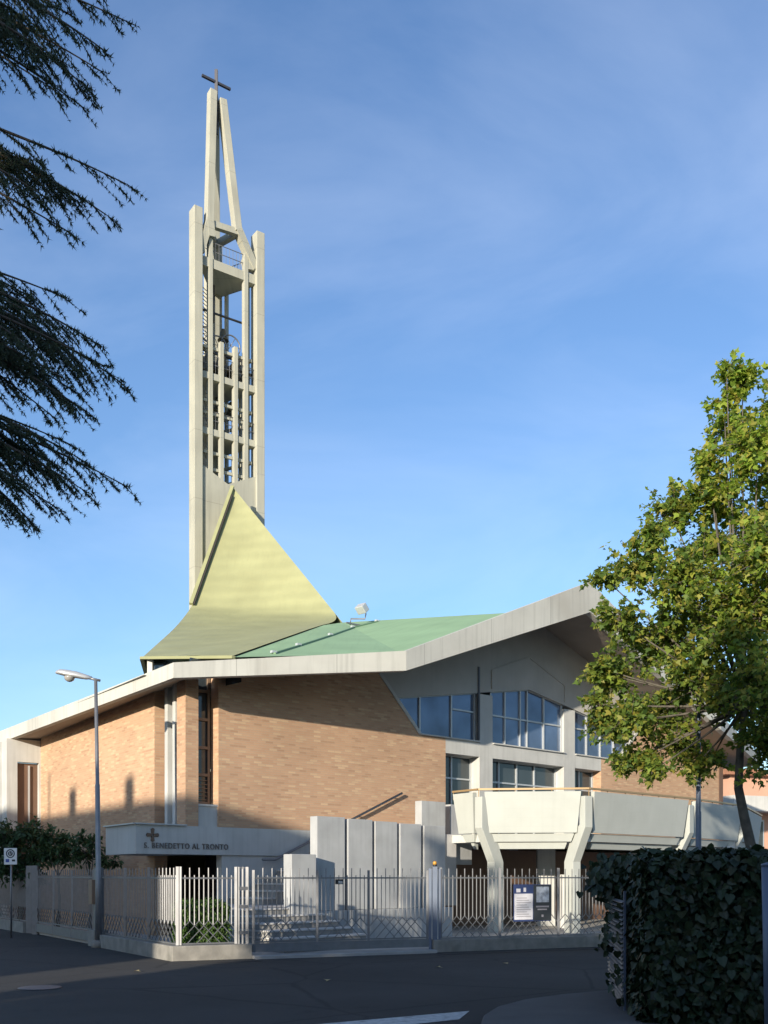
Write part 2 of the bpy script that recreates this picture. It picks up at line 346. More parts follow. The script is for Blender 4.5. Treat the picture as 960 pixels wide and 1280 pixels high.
# ------------------------------------------------------------------ church
church = thing('church', 'modern tan brick church with pale concrete balcony, green gabled roof and yellow tent roof', 'church', C0)
ch = church
K0 = at(292, 821.5, 23.75); Kt = R(-3.89, 2.25, 7.30); Ar = R(3.9, 2.25, 9.86); R1 = at(428, 778, 39.7)
K2 = R(11.69, 2.25, 7.30); F2 = R(17.4, 0.8, 6.4)
def plane_z(a, b, c, p):
    nn = (b-a).cross(c-a); return a.z-(nn.x*(p.x-a.x)+nn.y*(p.y-a.y))/nn.z
ZK = min(plane_z(K0, Kt, R1, R(-3.89, -0.2, 0)), plane_z(Kt, Ar, R1, R(-3.89, -0.2, 0)))-0.16
ZA = plane_z(Kt, Ar, R1, R(3.9, -0.2, 0))-0.14
ZC = min(6.36, plane_z(K0, Kt, R1, R(-8.9, -0.2, 0))-0.14)
def top(t):                                # height of the soffit where it meets the front
    u = abs(t-3.9)
    return ZA+(ZK-ZA)*u/7.79 if u < 7.79 else ZK+(ZC-ZK)*(u-7.79)/5.0
def rp(pts, o0, o1): # prism in the front's plane between two depths
    return [R(t, o1, z) for t, z in pts], nR*(o0-o1)
def rprism(mb, pts, o0=0.0, o1=-0.35): mb.prism(*rp(pts, o0, o1))
wl = [(-7.98, 2.79), (0, 2.79), (0, 5.70), (-1.07, 5.70), (-2.63, 7.28), (-2.63, top(-2.63)+.03), (-3.89, top(-3.89)+.03), (-7.98, top(-7.98)+.03)]
m = MB(); rprism(m, wl); m.build('front_wall', M['brick'], ch)
m = MB(); rprism(m, [(7.8-t, z) for t, z in wl]); m.build('front_wall', M['brick'], ch)
# corner pilaster (an angle of brick)
m = MB(); pil = [LW(0.51, 0, 2.72), C0+UP*2.72, R(-8.55, 0, 2.72), R(-8.55, -0.45, 2.72), LW(0.51, -0.45, 2.72)]
m.prism(pil, UP*3.63); m.build('pilaster', M['brick'], ch)
m = MB(); m.prism([LW(1.9, 0, 0.0), LW(11.6, 0, 0), LW(11.6, -0.35, 0), LW(1.9, -0.35, 0)], UP*6.4); m.build('side_wall', M['brick'], ch)
# white base under the brick, flush with the canopy
m = MB(); rprism(m, [(-8.0, 2.10), (-4.2, 2.10), (0.0, 2.10), (0.0, 2.787), (-8.0, 2.787)], 0.006, -0.3); m.build('base_band', M['white'], ch)
m = MB(); rprism(m, [(-7.85, 0), (-2.0, 0), (-2.0, 2.097), (-7.85, 2.097)], -0.05, -0.3); m.build('lower_wall', M['white'], ch)
m = MB(); rprism(m, [(-1.99, 0), (14, 0), (14, 2.40), (-1.99, 2.40)], -0.06, -0.3); m.build('lower_wall', M['brown'], ch)
m = MB(); m.prism([LW(0.6, -1.6, 0), R(-7.0, -2.0, 0), R(-7.0, -2.2, 0), LW(0.6, -1.9, 0)], UP*2.7); m.build('porch_wall', M['dark'], ch)
# tall window in the slot beside the pilaster
m = MB(); m.box(R(-8.54, -0.42, 3.35), dR*0.53, nR*0.03, UP*3.6); w = m.build('window', M['darkglass'], ch)
m = MB()
for z in (3.35, 4.05, 4.72, 5.42, 6.12): m.box(R(-8.54, -0.38, z), dR*0.53, nR*0.06, UP*0.07)
m.box(R(-8.54, -0.38, 3.35), dR*0.06, nR*0.05, UP*3.5); m.box(R(-8.08, -0.38, 3.35), dR*0.07, nR*0.05, UP*3.5)
for k in range(6): m.box(R(-8.5, -0.36, 3.46+k*0.095), dR*0.44, nR*0.02, UP*0.016)
m.build('frame', M['bronze'], w)
m = MB(); m.box(R(-8.55, -0.42, 2.787), dR*0.57, nR*0.37, UP*0.5); m.box(R(-8.57, -0.42, 3.287), dR*0.6, nR*0.40, UP*0.05); m.build('sill_block', M['white'], ch)
# white fins in the slot of the flank
m = MB(); m.box(LW(0.49, -0.5, 2.75), dL*1.45, nL*0.05, UP*4.0); m.build('slot_wall', M['darkglass'], ch)
for s in (0.82, 1.30):
    m = MB(); m.box(LW(s, -0.45, 2.81), dL*0.17, nL*0.36, UP*3.7); m.build('fin', M['white'], ch, bevel=0.01)
# sign canopy on the corner
cf = 2.14
cpoly = [R(-6.96, 0.004, 0), R(-10.22, 0.004, 0), R(-10.22, 0.004, 0)+dL*1.98, LW(2.4, -0.02, 0), LW(0.5, -0.4, 0), R(-8.0, -0.4, 0), R(-6.96, -0.4, 0)]
cpoly[0] = R(-8.003, 0.006, 0); cpoly[-1] = R(-8.003, -0.35, 0); cpoly.pop(-2)
m = MB(); m.prism([p+UP*2.10 for p in cpoly], UP*0.685); canopy = m.build('canopy', M['white'], ch)
m = MB(); e = [R(-8.907, 0.03, 2.785), R(-10.25, 0.03, 2.785), R(-10.25, 0.03, 2.785)+dL*2.0]
for a, b in zip(e, e[1:]): m.beam(a+UP*0.018, b+UP*0.018, 0.10, 0.03)
m.build('flashing', M['alu'], canopy)
def sign_text(body, t0, z, size, length, parent, matl):
    fc = bpy.data.curves.new('lettering', 'FONT'); fc.body = body; fc.size = size; fc.extrude = 0.012; fc.space_character = 1.18
    o = bpy.data.objects.new('lettering', fc); COL.objects.link(o); o.parent = parent; fc.materials.append(matl)
    bpy.context.view_layer.update()
    sx = length/max(0.01, o.dimensions.x)
    p = R(t0, 0.022, z)-C0
    mt = Matrix(((dR.x*sx, 0, nR.x, p.x), (dR.y*sx, 0, nR.y, p.y), (0, 1, 0, p.z), (0, 0, 0, 1)))
    me = bpy.data.meshes.new_from_object(o); bpy.data.objects.remove(o)
    me.transform(mt)
    o = bpy.data.objects.new('lettering', me); COL.objects.link(o); o.parent = parent
    return o
sign_text('S. BENEDETTO AL TRONTO', -10.02, 2.235, 0.19, 2.30, canopy, M['letter'])
m = MB(); cc = R(-9.80, 0.01, 2.545)
for dx, dz in ((1, 0), (-1, 0), (0, 1), (0, -1)):
    d = dR*dx+UP*dz; sd = dR*dz+UP*dx
    m.prism([cc-sd*0.025+d*0.02, cc-sd*0.045+d*0.14, cc+d*0.165, cc+sd*0.045+d*0.14, cc+sd*0.025+d*0.02], nR*0.03)
m.build('cross', M['crossm'], canopy)
# left wing: return wall with the brown door, outer white wall
m = MB()
rw = lambda o, z: LW(11.6, o, z)
m.prism([rw(0, 0), rw(0.06, 0), rw(0.06, 5.35), rw(0.76, 5.35), rw(0.76, 0), rw(1.10, 0), rw(1.10, 6.1), rw(0, 6.1)], dL*0.25); m.build('return_wall', M['white'], ch)
m = MB(); m.box(rw(0.06, 0.05)+dL*0.15, nL*0.70, dL*0.06, UP*5.28); d = m.build('side_door', M['brown'], ch)
m = MB(); m.box(rw(0.33, 0.05)+dL*0.08, nL*0.05, dL*0.06, UP*5.2); m.build('door_frame', M['alu'], d)
m = MB(); m.prism([LW(11.86, 1.10, 0), LW(18, 1.10, 0), LW(18, 0.8, 0), LW(11.86, 0.8, 0)], UP*6.1); m.build('wing_wall', M['white'], ch)
for s in (12.2, 13.0, 13.8):
    m = MB(); m.box(LW(s, 1.10, 0.05), dL*0.25, nL*0.12, UP*6.0); m.build('fin', M['white'], ch)
# gable wall over the windows
wt = lambda t: 7.65-0.163*abs(t-3.9)
g = [(-2.60, top(-2.60)+.03), (-2.60, 7.25), (-2.02, wt(-2.02)), (3.9, wt(3.9)), (9.82, wt(9.82)), (10.40, 7.25), (10.40, top(10.40)+.03), (3.9, top(3.9)+.03)]
m = MB(); rprism(m, g, -0.003, -0.3); m.build('gable_wall', M['gable'], ch)
m = MB()
for a, b in (((2.06, 7.45), (2.06, 8.02)), ((2.06, 8.02), (3.9, 8.70)), ((3.9, 8.70), (5.74, 8.02)), ((5.74, 8.02), (5.74, 7.45))):
    m.beam(R(a[0], 0.01, a[1]), R(b[0], 0.01, b[1]), 0.05, 0.05, nR)
m.build('gable_moulding', M['gable'], ch)
for t in (1.5, 5.7):
    m = MB(); m.box(R(t, -0.45, 2.6), dR*0.6, nR*0.453, UP*(wt(t)-2.63 if t < 3 else wt(t+.6)-2.63)); m.build('pier', M['white'], ch)
for t in (1.42, ):
    m = MB(); m.box(R(t, -0.02, 5.8), dR*0.07, nR*0.05, UP*2.25); m.build('downpipe', M['steel'], ch)
for a, b in ((0.0, 1.5), (2.1, 5.7), (6.3, 7.8)):
    m = MB(); m.box(R(a, -0.45, 5.27), dR*(b-a), nR*0.45, UP*0.46); m.build('band', M['white'], ch)
m = MB()
m.beam(R(-2.66, 0.01, 7.31), R(-1.07, 0.01, 5.735), 0.10, 0.05, nR); m.beam(R(-1.09, 0.02, 5.73), R(1.5, 0.02, 5.735), 0.10, 0.035, UP)
m.beam(R(10.46, 0.01, 7.31), R(8.87, 0.01, 5.735), 0.10, 0.05, nR); m.beam(R(6.3, 0.02, 5.735), R(8.89, 0.02, 5.73), 0.10, 0.035, UP)
m.beam(R(2.1, 0.02, 5.735), R(5.7, 0.02, 5.735), 0.10, 0.035, UP)
m.build('ledge', M['white'], ch)
def window(pts, o, bars, fr, gl, zbars=(), tmin=None, tmax=None, wbar=0.05, topf=wt, zb=5.75):
    mm = MB(); rprism(mm, pts, o, o-0.02); w = mm.build('window', gl, ch)
    mm = MB()
    for t in bars: mm.box(R(t-wbar/2, o+0.001, zb), dR*wbar, nR*0.05, UP*(topf(t)-zb-0.01))
    for z, a, b in zbars: mm.box(R(a, o+0.002, z), dR*(b-a), nR*0.042, UP*0.05)
    for a, b in zip(pts, pts[1:]+pts[:1]): mm.beam(R(a[0], o+0.03, a[1]), R(b[0], o+0.03, b[1]), 0.05, 0.056, nR)
    mm.build('frame', fr, w)
    return w
window([(-1.1, 5.75), (1.49, 5.75), (1.49, wt(1.49)), (-2.05, wt(-2.05))], -0.14, (-0.98, 0.35, 1.38), M['alu'], M['glass'], ((6.62, 0.4, 1.4),))
window([(2.11, 5.75), (5.69, 5.75), (5.69, wt(5.69)), (3.9, wt(3.9)), (2.11, wt(2.11))], -0.14, (2.80, 3.55, 3.9, 4.75), M['alu'], M['glass'], ((6.62, 2.12, 5.68),))
window([(6.31, 5.75), (8.9, 5.75), (9.85, wt(9.85)), (6.31, wt(6.31))], -0.14, (7.1, 7.9, 8.7), M['alu'], M['glass'], ((6.62, 6.32, 9.1),))
flat = lambda t: 5.27
for a, b, bars in ((0.02, 1.49, (0.62,)), (2.11, 5.69, (2.80, 3.68, 4.58)), (6.31, 7.78, (7.0,))):
    window([(a, 2.75), (b, 2.75), (b, 5.26), (a, 5.26)], -0.40, bars, M['alu'], M['darkglass'], ((4.55, a, b), (3.65, a, b)), topf=flat, zb=2.75)
# hidden flanks of the body
m = MB()
m.prism([R(15.8, -0.4, 0), R(15.8, -17, 0), R(-4, -20, 0), LW(11.6, -0.5, 0), LW(11.6, -0.8, 0), R(-4, -20.3, 0), R(16.1, -17.3, 0), R(16.1, -0.4, 0)], UP*6.4)
m.build('rear_wall', M['cream'], ch)
m = MB(); rprism(m, [(15.79, 0), (16.09, 0), (16.09, 6.5), (15.79, 6.5)], 0.02, -0.38); m.build('corner_strip', M['brown'], ch)

# fascia : outer edge points (bottom, height)
fpts = [(LW(18.5, 1.1, 6.1), 0.40), (V((-4.80, 22.8, 6.10)), 0.352), (R(-3.89, 2.41, 6.84), 0.51), (R(3.9, 2.41, 9.71), 0.93), (R(11.69, 2.41, 6.84), 0.51), (R(17.56, 0.9, 6.10), 0.352), (R(17.56, -17, 6.1), 0.40)]
ins = [V((0.815, 0.58, 0)), (V((0.815, 0.58, 0))-nR).normalized(), -nR, -nR, -nR, (-nR-dR).normalized(), -dR]
m = MB()
for k in range(len(fpts)-1):
    (p, h), (q, g2) = fpts[k], fpts[k+1]; a, b = ins[k]*0.22, ins[k+1]*0.22
    o1, o2, o3, o4 = p, q, q+UP*g2, p+UP*h
    i1, i2, i3, i4 = p+a, q+b, q+b+UP*g2, p+a+UP*h
    m.poly([o1, o2, o3, o4]); m.poly([i1, i2, i3, i4]); m.poly([o4, o3, i3, i4]); m.poly([o1, o2, i2, i1])
m.build('fascia', M['fascia'], ch, recalc=False)
# soffit from the fascia's lower edge back to the walls
wi = [LW(18.5, -0.4, 6.1), R(-8.7, -0.2, ZC), R(-3.89, -0.2, ZK), R(3.9, -0.2, ZA), R(11.69, -0.2, ZK), R(16.7, -0.2, ZC), R(15.9, -17, 6.1)]
m = MB()
for k in range(len(fpts)-1):
    a0, a1 = fpts[k][0]+UP*0.012+ins[k]*0.1, fpts[k+1][0]+UP*0.012+ins[k+1]*0.1
    for i in range(12): m.poly([a0.lerp(a1, i/12), a0.lerp(a1, (i+1)/12), wi[k].lerp(wi[k+1], (i+1)/12), wi[k].lerp(wi[k+1], i/12)])
m.build('soffit', M['soffit'], ch, recalc=False)
# roofs
def plane_hit(px, py):
    nn = (Kt-K0).cross(R1-K0); d = at(px, py, 1.0)-V((0, 0, EYE)); return V((0, 0, EYE))+d*(nn.dot(K0-V((0, 0, EYE)))/nn.dot(d))
print('plane', [tuple(round(x, 2) for x in plane_hit(*q)) for q in ((295, 820), (335, 801), (355, 791), (375, 783), (400, 781))], 'ZK', ZK, ZA, ZC, 'R1', R1)
m = MB()
n = 10
def strip(a0, a1, b0, b1, k=8):
    for i in range(k):
        for j in range(k):
            f = lambda u, v: (a0.lerp(a1, u)).lerp(b0.lerp(b1, u), v)
            m.poly([f(i/k, j/k), f((i+1)/k, j/k), f((i+1)/k, (j+1)/k), f(i/k, (j+1)/k)], True)
m.poly([K0, Kt, R1, plane_hit(404, 781.5)]); m.poly([Kt, Ar, R1]); m.poly([Ar, K2, R1]); m.poly([K2, F2, R1]); m.poly([F2, R(17.4, -17, 6.3), R1])
m.poly([R1, R(17.4, -17, 6.3), R(-4, -20.5, 6.3)])
groof = m.build('gable_roof', M['green'], ch, recalc=False)
m = MB()
sm = [at(342, 818.2, 24.2)+UP*0.0, at(374, 808, 27.0), at(414, 794, 32), at(443, 784, 36.5), at(481, 776.5, 38.0)]
def on_roof(px, py):          # where the view ray meets the two green planes
    best = None; d = at(px, py, 1.0)-V((0, 0, EYE))
    for a, b, c in ((K0, Kt, R1), (Kt, Ar, R1)):
        nn = (b-a).cross(c-a); den = nn.dot(d)
        if abs(den) < 1e-9: continue
        t = nn.dot(a-V((0, 0, EYE)))/den; p = V((0, 0, EYE))+d*t
        u = (b-a).cross(p-a).dot(nn) >= -1e-3 and (c-b).cross(p-b).dot(nn) >= -1e-3 and (a-c).cross(p-c).dot(nn) >= -1e-3
        if u and (best is None or t < best[0]): best = (t, p)
    return best[1] if best else None
sp = [on_roof(*q) for q in ((343, 817.5), (374, 808), (414, 795), (442, 785), (472, 777.5))]
sp = [p for p in sp if p is not None]
for a, b in zip(sp, sp[1:]): m.beam(a+UP*0.02, b+UP*0.02, 0.07, 0.05)
if len(sp) > 1: m.build('roof_seam', M['seam'], groof)
for p in sp:
    m = MB(); m.box(p-dR*0.06+UP*0.03, dR*0.14, -nR*0.10, UP*0.06); m.build('seam_clip', M['alu'], groof)
# flat roof of the left wing and of the part between
m = MB(); m.poly([LW(0.5, 0.85, 6.40), LW(18.4, 0.9, 6.40), LW(18.4, -14, 6.40), R(-4, -20, 6.40), R(-5.5, -3.0, 6.40), LW(0.9, -0.6, 6.40)])
m.build('flat_roof', M['kerb'], ch, recalc=False)
# yellow tent roof
TT = at(292, 610, 45.35); TL = at(236, 769, 41.0); EL = at(177, 822.5, 26.8); EB = V((xz(205, 41), 41, 7.2)); TB = V((xz(325, 50), 50, 10.5))
def bez(a, b, c, n):
    return [a*((1-i/n)**2)+b*(2*(i/n)*(1-i/n))+c*((i/n)**2) for i in range(n+1)]
lc = [TT.lerp(TL, i/14) for i in range(13)]+bez(TT.lerp(TL, 13/14), at(228, 776, 39.6), at(212, 791, 34.5), 6)+[at(212, 791, 34.5).lerp(EL, i/4) for i in range(1, 5)]
RM = plane_hit(404, 781.5)+UP*0.02
rc = [TT.lerp(R1, i/14) for i in range(13)]+bez(TT.lerp(R1, 13/14), R1+UP*0.03, RM, 6)+[RM.lerp(K0+UP*0.02, i/4)+UP*0.02 for i in range(1, 5)]
m = MB(); NU = 16
for i in range(len(lc)-1):
    for j in range(NU):
        def f(i, j):
            u = j/NU; p = lc[i].lerp(rc[i], u); s = i/(len(lc)-1)
            dp = TT.z-p.z
            return p-nR*(0.35*math.sin(math.pi*u)*math.sin(math.pi*min(1, s*1.2))) + UP*(0.03*math.sin(9*u+3.1*i*0.3)*math.sin(math.pi*u))
        m.poly([f(i, j), f(i, j+1), f(i+1, j+1), f(i+1, j)], True)
bm_prev = len(m.v)
tent = m.build('tent_roof', M['yellow'], ch, recalc=False)
bm = bmesh.new(); bm.from_mesh(tent.data); bmesh.ops.remove_doubles(bm, verts=bm.verts, dist=0.002); bm.to_mesh(tent.data); bm.free()
m = MB()
for i in range(len(lc)-1): m.poly([lc[i], lc[i+1], EB])
m.poly([TT, R1, TB]); m.poly([TT, TB, EB])
m.build('tent_roof_rear', M['yellow'], ch, recalc=False)
m = MB()                                                      # raised edge strip with its dark groove
for i in range(13): m.beam(lc[i]+V((-0.03, -0.12, 0.02)), lc[i+1]+V((-0.03, -0.12, 0.02)), 0.15, 0.12, V((0, -1, 0.3)))
m.build('edge_strip', M['yellow'], tent)
m = MB()
for i in range(1, 13): m.beam(lc[i]+V((0.09, -0.14, 0.0)), lc[i+1]+V((0.09, -0.14, 0.0)), 0.06, 0.06, V((0, -1, 0.3)))
m.build('edge_groove', M['dark'], tent)
m = MB(); m.beam(EL, K0, 0.10, 0.07); m.beam(EL, EL.lerp(EB, 0.5), 0.10, 0.07); m.build('eave_trim', M['yellow'], tent)
# clerestory below the yellow eave
m = MB(); ei = EL+V((0.25, 0.35, 0)); k1 = K0+V((0.1, 0.6, 0))
m.poly([ei-UP*0.05, k1-UP*0.05, V((k1.x, k1.y, 6.3)), V((ei.x, ei.y, 6.3))]); m.poly([ei-UP*0.05, EB-UP*0.05, V((EB.x, EB.y, 6.3)), V((ei.x, ei.y, 6.3))])
m.build('clerestory', M['darkglass'], ch, recalc=False)
m = MB(); 
for px, d in ((184, 26.75), ): m.box(V((xz(px, d), d, 6.3)), V((0.14, -0.02, 0)), V((0.02, 0.14, 0)), UP*(EL.z-6.36))
m.build('clerestory_post', M['white'], ch)

# balcony
B = [R(-1.6, 0.05, 0), at(565, 1094, 27.6), at(597, 1094, 26.75), at(737, 1094, 26.45), at(866, 1094, 29.9), at(931, 1094, 33.2), V((14.6, 38.6, 0)), R(15.0, 0.05, 0)]
for p in B: p.z = 0
ctr = R(4.0, 0.5, 0)
def inset(p, d): q = (ctr-p); q.z = 0; return p+q.normalized()*d
m = MB(); m.prism([inset(p, 0.35)+UP*2.50 for p in B[1:7]]+[R(14.0, -0.05, 2.5), R(-1.2, -0.05, 2.5)], UP*0.22)
balc = m.build('balcony', M['white'], ch)
def panel(a, b, ga, gb):
    d = (b-a).normalized(); nn = V((d.y, -d.x, 0)); 
    if nn.dot(a-ctr) < 0: nn = -nn
    mm = MB(); ln = (b-a).length
    for z0, z1, o0, o1, e0, e1 in ((2.735, 3.83, -0.13, 0.0, 0.10, 0.0), (2.50, 2.715, -0.27, -0.20, 0.24, 0.16), (2.31, 2.48, -0.42, -0.36, 0.40, 0.34)):
        lo = [a+d*(ga+e0)+nn*o0+UP*z0, b-d*(gb+e0)+nn*o0+UP*z0]; hi = [b-d*(gb+e1)+nn*o1+UP*z1, a+d*(ga+e1)+nn*o1+UP*z1]
        mm.prism(lo+hi, -nn*0.14)
    for k in range(4):                                   # fine board lines
        z = 2.9+k*0.24; o = -0.13+(z-2.735)/1.095*0.13
        mm.box(a+d*(ga+0.12)+nn*(o-0.004)+UP*z, d*(ln-ga-gb-0.24), nn*0.006, UP*0.01)
    mm.build('parapet_panel', M['parapet'], balc, bevel=0.008)
panel(B[1], B[2], 0.03, 0.20); panel(B[2], B[3], 0.18, 0.22); panel(B[3], B[4], 0.22, 0.22); panel(B[4], B[5], 0.22, 0.22); panel(B[5], B[6], 0.22, 0.1)
for i in (2, 3, 4, 5):
    p = B[i]; d1 = (B[i]-B[i-1]).normalized(); d2 = (B[i+1]-B[i]).normalized(); tg = (d1+d2).normalized(); out = V((tg.y, -tg.x, 0))
    if out.dot(p-ctr) < 0: out = -out
    if i == 2: out = (out+V((-0.55, 0, 0))).normalized(); tg = V((-out.y, out.x, 0))
    if i == 3: out = (out+V((0.25, 0, 0))).normalized(); tg = V((-out.y, out.x, 0))
    wv = tg*0.27; prof = [(-0.03, 3.70), (-0.03, 2.87), (-0.50, 1.96), (-0.50, 0.02), (-0.86, 0.02), (-0.86, 1.96), (-0.55, 2.7), (-0.25, 2.95), (-0.25, 3.70)]
    mm = MB(); mm.prism([p+out*o-wv/2+UP*z for o, z in prof], wv); mm.build('column', M['parapet'], balc, bevel=0.012)
m = MB(); hp = [p+UP*3.90 for p in B[1:7]]
for a, b in zip(hp, hp[1:]): m.beam(inset(a, 0.06), inset(b, 0.06), 0.09, 0.05)
for a, b in zip(hp, hp[1:]):
    k = max(1, round((b-a).length/0.9))
    for i in range(k): q = inset(a.lerp(b, i/k), 0.08); m.beam(q-UP*0.22, q, 0.02, 0.02)
m.build('handrail', M['rail'], balc)
# inner supports below the balcony
for px, d, w, h in ((683, 30.5, 0.55, 2.5), (704, 29.2, 0.16, 1.62), (640, 33.5, 0.4, 2.5), (800, 33.0, 0.5, 2.5)):
    m = MB(); m.box(V((xz(px, d)-w/2, d, 0.05)), V((w, 0, 0)), V((0, 0.3, 0)), UP*(h-0.05)); m.build('inner_column', M['white'], ch, bevel=0.01)

# staircase : lower wide flight climbing to the front, upper flight along the front behind the panels
m = MB(); m.box(R(-9.3, 0.3, 0.05), dR*2.3, nR*2.9, UP*0.84); m.box(R(-6.995, 0.02, 0.05), dR*3.6, nR*1.5, UP*0.70); stair = m.build('staircase', M['step'], ch)
for k in range(6):
    o1, tr_, zt = 5.0-0.30*k, -7.05-0.13*k, 0.05+0.14*(k+1)
    m = MB(); m.box(R(-9.6, 3.0, zt-0.14+0.002), dR*(tr_+9.6-0.03), nR*(o1-3.0-0.03), UP*0.10); st = m.build('step', M['riser_shade'], stair)
    m = MB(); m.box(R(-9.6, 2.99, zt-0.036), dR*(tr_+9.6), nR*(o1-2.99), UP*0.036); m.build('tread', M['step'], st, bevel=0.006)
NS = 11
for k in range(NS):
    t0, zt = -7.7+k*0.36, 0.89+0.17*(k+1)
    m = MB(); m.box(R(t0+0.03, 0.03, 0.76+k*0.001), dR*0.39, nR*1.43, UP*(zt-0.04-0.76-k*0.001)); st = m.build('step', M['riser_shade'], stair)
    m = MB(); m.box(R(t0, 0.03, zt-0.038), dR*0.385, nR*1.46, UP*0.038); m.build('tread', M['step'], st, bevel=0.006)
m = MB(); m.box(R(-7.7+NS*0.36+0.06, 0.03, 0.752), dR*2.6, nR*1.45, UP*1.99); m.build('landing', M['step'], stair)
pl = [at(397, 1094, 22.5), at(432, 1094, 22.5)]
PA = V((xz(397, 22.6), 22.6, 0)); PD = dR
def pt(px): k = (px-480)/1250; return (k*PA.y-PA.x)/(PD.x-k*PD.y)
m = MB(); q0, q1 = pt(386), pt(562); m.box(PA+PD*q0-nR*0.55+UP*0.05, PD*(q1-q0), nR*0.65, UP*0.74); m.build('plinth', M['panel'], stair, bevel=0.012)
for a, b in ((397, 432), (436, 466.5), (470, 497.5), (501, 527.5), (531, 557.5)):
    t0, t1 = pt(a), pt(b); zt = 2.94-0.03*t0
    m = MB(); m.box(PA+PD*t0-nR*0.28+UP*0.793, PD*(t1-t0), nR*0.26, UP*(zt-0.793)); m.build('stair_panel', M['panel'], stair, bevel=0.012)
m = MB(); pq = V((xz(364.5, 21.7), 21.7, 0)); m.box(pq+UP*0.3, dR*0.68, -nR*0.3, UP*1.76); m.build('stair_pier', M['panel'], stair, bevel=0.012)
for px0, px1, d, zt in ((527, 557, 27.2, 3.63), (563, 590, 28.2, 3.6)):
    p = V((xz(px0, d), d, 0)); k = (px1-480)/1250; tl = (k*p.y-p.x)/(dR.x-k*dR.y)
    m = MB(); m.box(p+UP*1.9, dR*tl, -nR*0.26, UP*(zt-1.9)); m.build('landing_panel', M['panel'], stair, bevel=0.012)
m = MB(); m.tube([R(-6.75, 0.12, 2.0), R(-6.35, 0.12, 2.0), R(-1.9, 0.12, 3.95)], 0.035, 8); m.tube([R(-6.75, 1.2, 1.75), R(-6.35, 1.2, 1.85), R(-4.6, 1.2, 2.6)], 0.03, 8)
for s in (0.05, 0.35, 0.65, 0.95): p = R(-6.35, 0.12, 2.0).lerp(R(-1.9, 0.12, 3.95), s); m.beam(p, p-nR*0.12-UP*0.05, 0.025, 0.025)
m.tube([R(-6.35, 1.2, 1.85), R(-6.35, 1.2, 0.8)], 0.025, 6)
m.build('handrail', M['galv'], stair)

# ------------------------------------------------------------------ bell tower
tw = thing('bell_tower', 'tall slender concrete bell tower with open fins and a three legged spire', 'bell tower', T(1.8, -0.8, 0))
for i, (t, o, w, dp) in enumerate(((0.0, 0.0, 0.41, 0.60), (3.15, 0.0, 0.42, 0.60), (1.72, -2.0, 0.62, 0.6))):
    m = MB(); m.box(T(t, o-dp, 5.0), dT*w, nT*dp, UP*26.8); m.build('pier', M['tower'], tw, bevel=0.02)
for pts in ([(0.41, 20.25), (1.72, 19.62), (3.15, 20.3)], ):
    m = MB(); m.prism([T(0.41, -0.12, 5), T(3.15, -0.12, 5)]+[T(t, -0.12, z) for t, z in pts[::-1]], -nT*0.25); m.build('shaft_wall', M['tower'], tw)
for a, b in ((T(0.2, -0.55, 0), T(1.75, -2.3, 0)), (T(3.35, -0.55, 0), T(2.3, -2.3, 0))):
    m = MB(); d = (b-a).normalized(); m.box(a+UP*5-V((d.y, -d.x, 0))*0.1, b-a, V((d.y, -d.x, 0))*0.2, UP*14.6); m.build('shaft_wall', M['tower'], tw)
m = MB(); m.box(T(3.152, 0.002, 20.4), dT*0.415, nT*0.004, UP*0.03); m.build('pour_joint', M['kerb'], tw); m = MB(); m.box(T(0.45, -0.118, 15.3), dT*1.0, nT*0.004, UP*0.03); m.build('pour_joint', M['kerb'], tw)
for t0, w, zt, zb in ((0.78, 0.20, 30.9, 19.8), (1.34, 0.19, 26.1, 19.6), (2.05, 0.20, 26.1, 19.6), (2.57, 0.21, 30.6, 19.8)):
    m = MB(); m.box(T(t0, -0.40, zb), dT*w, nT*0.26, UP*(zt-zb)); m.build('fin', M['tower'], tw, bevel=0.012)
for a, b in ((T(0.25, -0.6, 0), T(1.75, -2.2, 0)), (T(3.35, -0.6, 0), T(2.3, -2.2, 0))):
    for k, zt in ((0.2, 30.2), (0.4, 26.0), (0.6, 26.0), (0.8, 30.2)):
        p = a.lerp(b, k); m = MB(); d = (b-a).normalized(); q = V((d.y, -d.x, 0))
        m.box(p-d*0.06-q*0.10+UP*19.5, d*0.12, q*0.20, UP*(zt-19.5)); m.build('fin', M['tower'], tw)
tri = lambda z, e=0.0: [T(0.25, -0.18-e, z), T(3.3, -0.18-e, z), T(2.35, -2.0, z), T(1.75, -2.0, z)]
for z, h in ((29.35, 0.42), (24.25, 0.30), (21.7, 0.30)):
    m = MB(); m.prism(tri(z), UP*h); m.build('deck', M['tower'], tw)
for z in (25.75, 23.3, 22.75, 20.95, 20.2):
    m = MB(); q = tri(z)
    for a, b in zip(q, q[1:]+q[:1]): m.beam(a.lerp(T(1.9, -0.9, z), 0.2), b.lerp(T(1.9, -0.9, z), 0.2), 0.10, 0.13)
    m.build('tie_beam', M['tower'], tw)
for z in (29.77, 24.57, 22.02):
    m = MB(); q = [T(0.45, -0.25, z), T(3.1, -0.25, z), T(2.3, -1.9, z)]
    for a, b in ((q[0], q[1]), (q[1], q[2])):
        for h in (0.4, 0.8): m.tube([a+UP*h, b+UP*h], 0.018, 5)
        k = int((b-a).length/0.17)
        for i in range(k+1): p = a.lerp(b, i/k); m.tube([p, p+UP*0.8], 0.010, 4, cap=False)
    m.build('railing', M['galv'], tw)
m = MB()                                                     # zig-zag ladder by the rear pier
for k in range(52): m.beam(T(1.05, -1.5, 20.0+k*0.18), T(1.45, -1.75, 20.0+k*0.18), 0.02, 0.035)
m.beam(T(1.05, -1.5, 19.8), T(1.05, -1.5, 29.5), 0.03, 0.05); m.beam(T(1.45, -1.75, 19.8), T(1.45, -1.75, 29.5), 0.03, 0.05); m.build('ladder', M['galv'], tw)
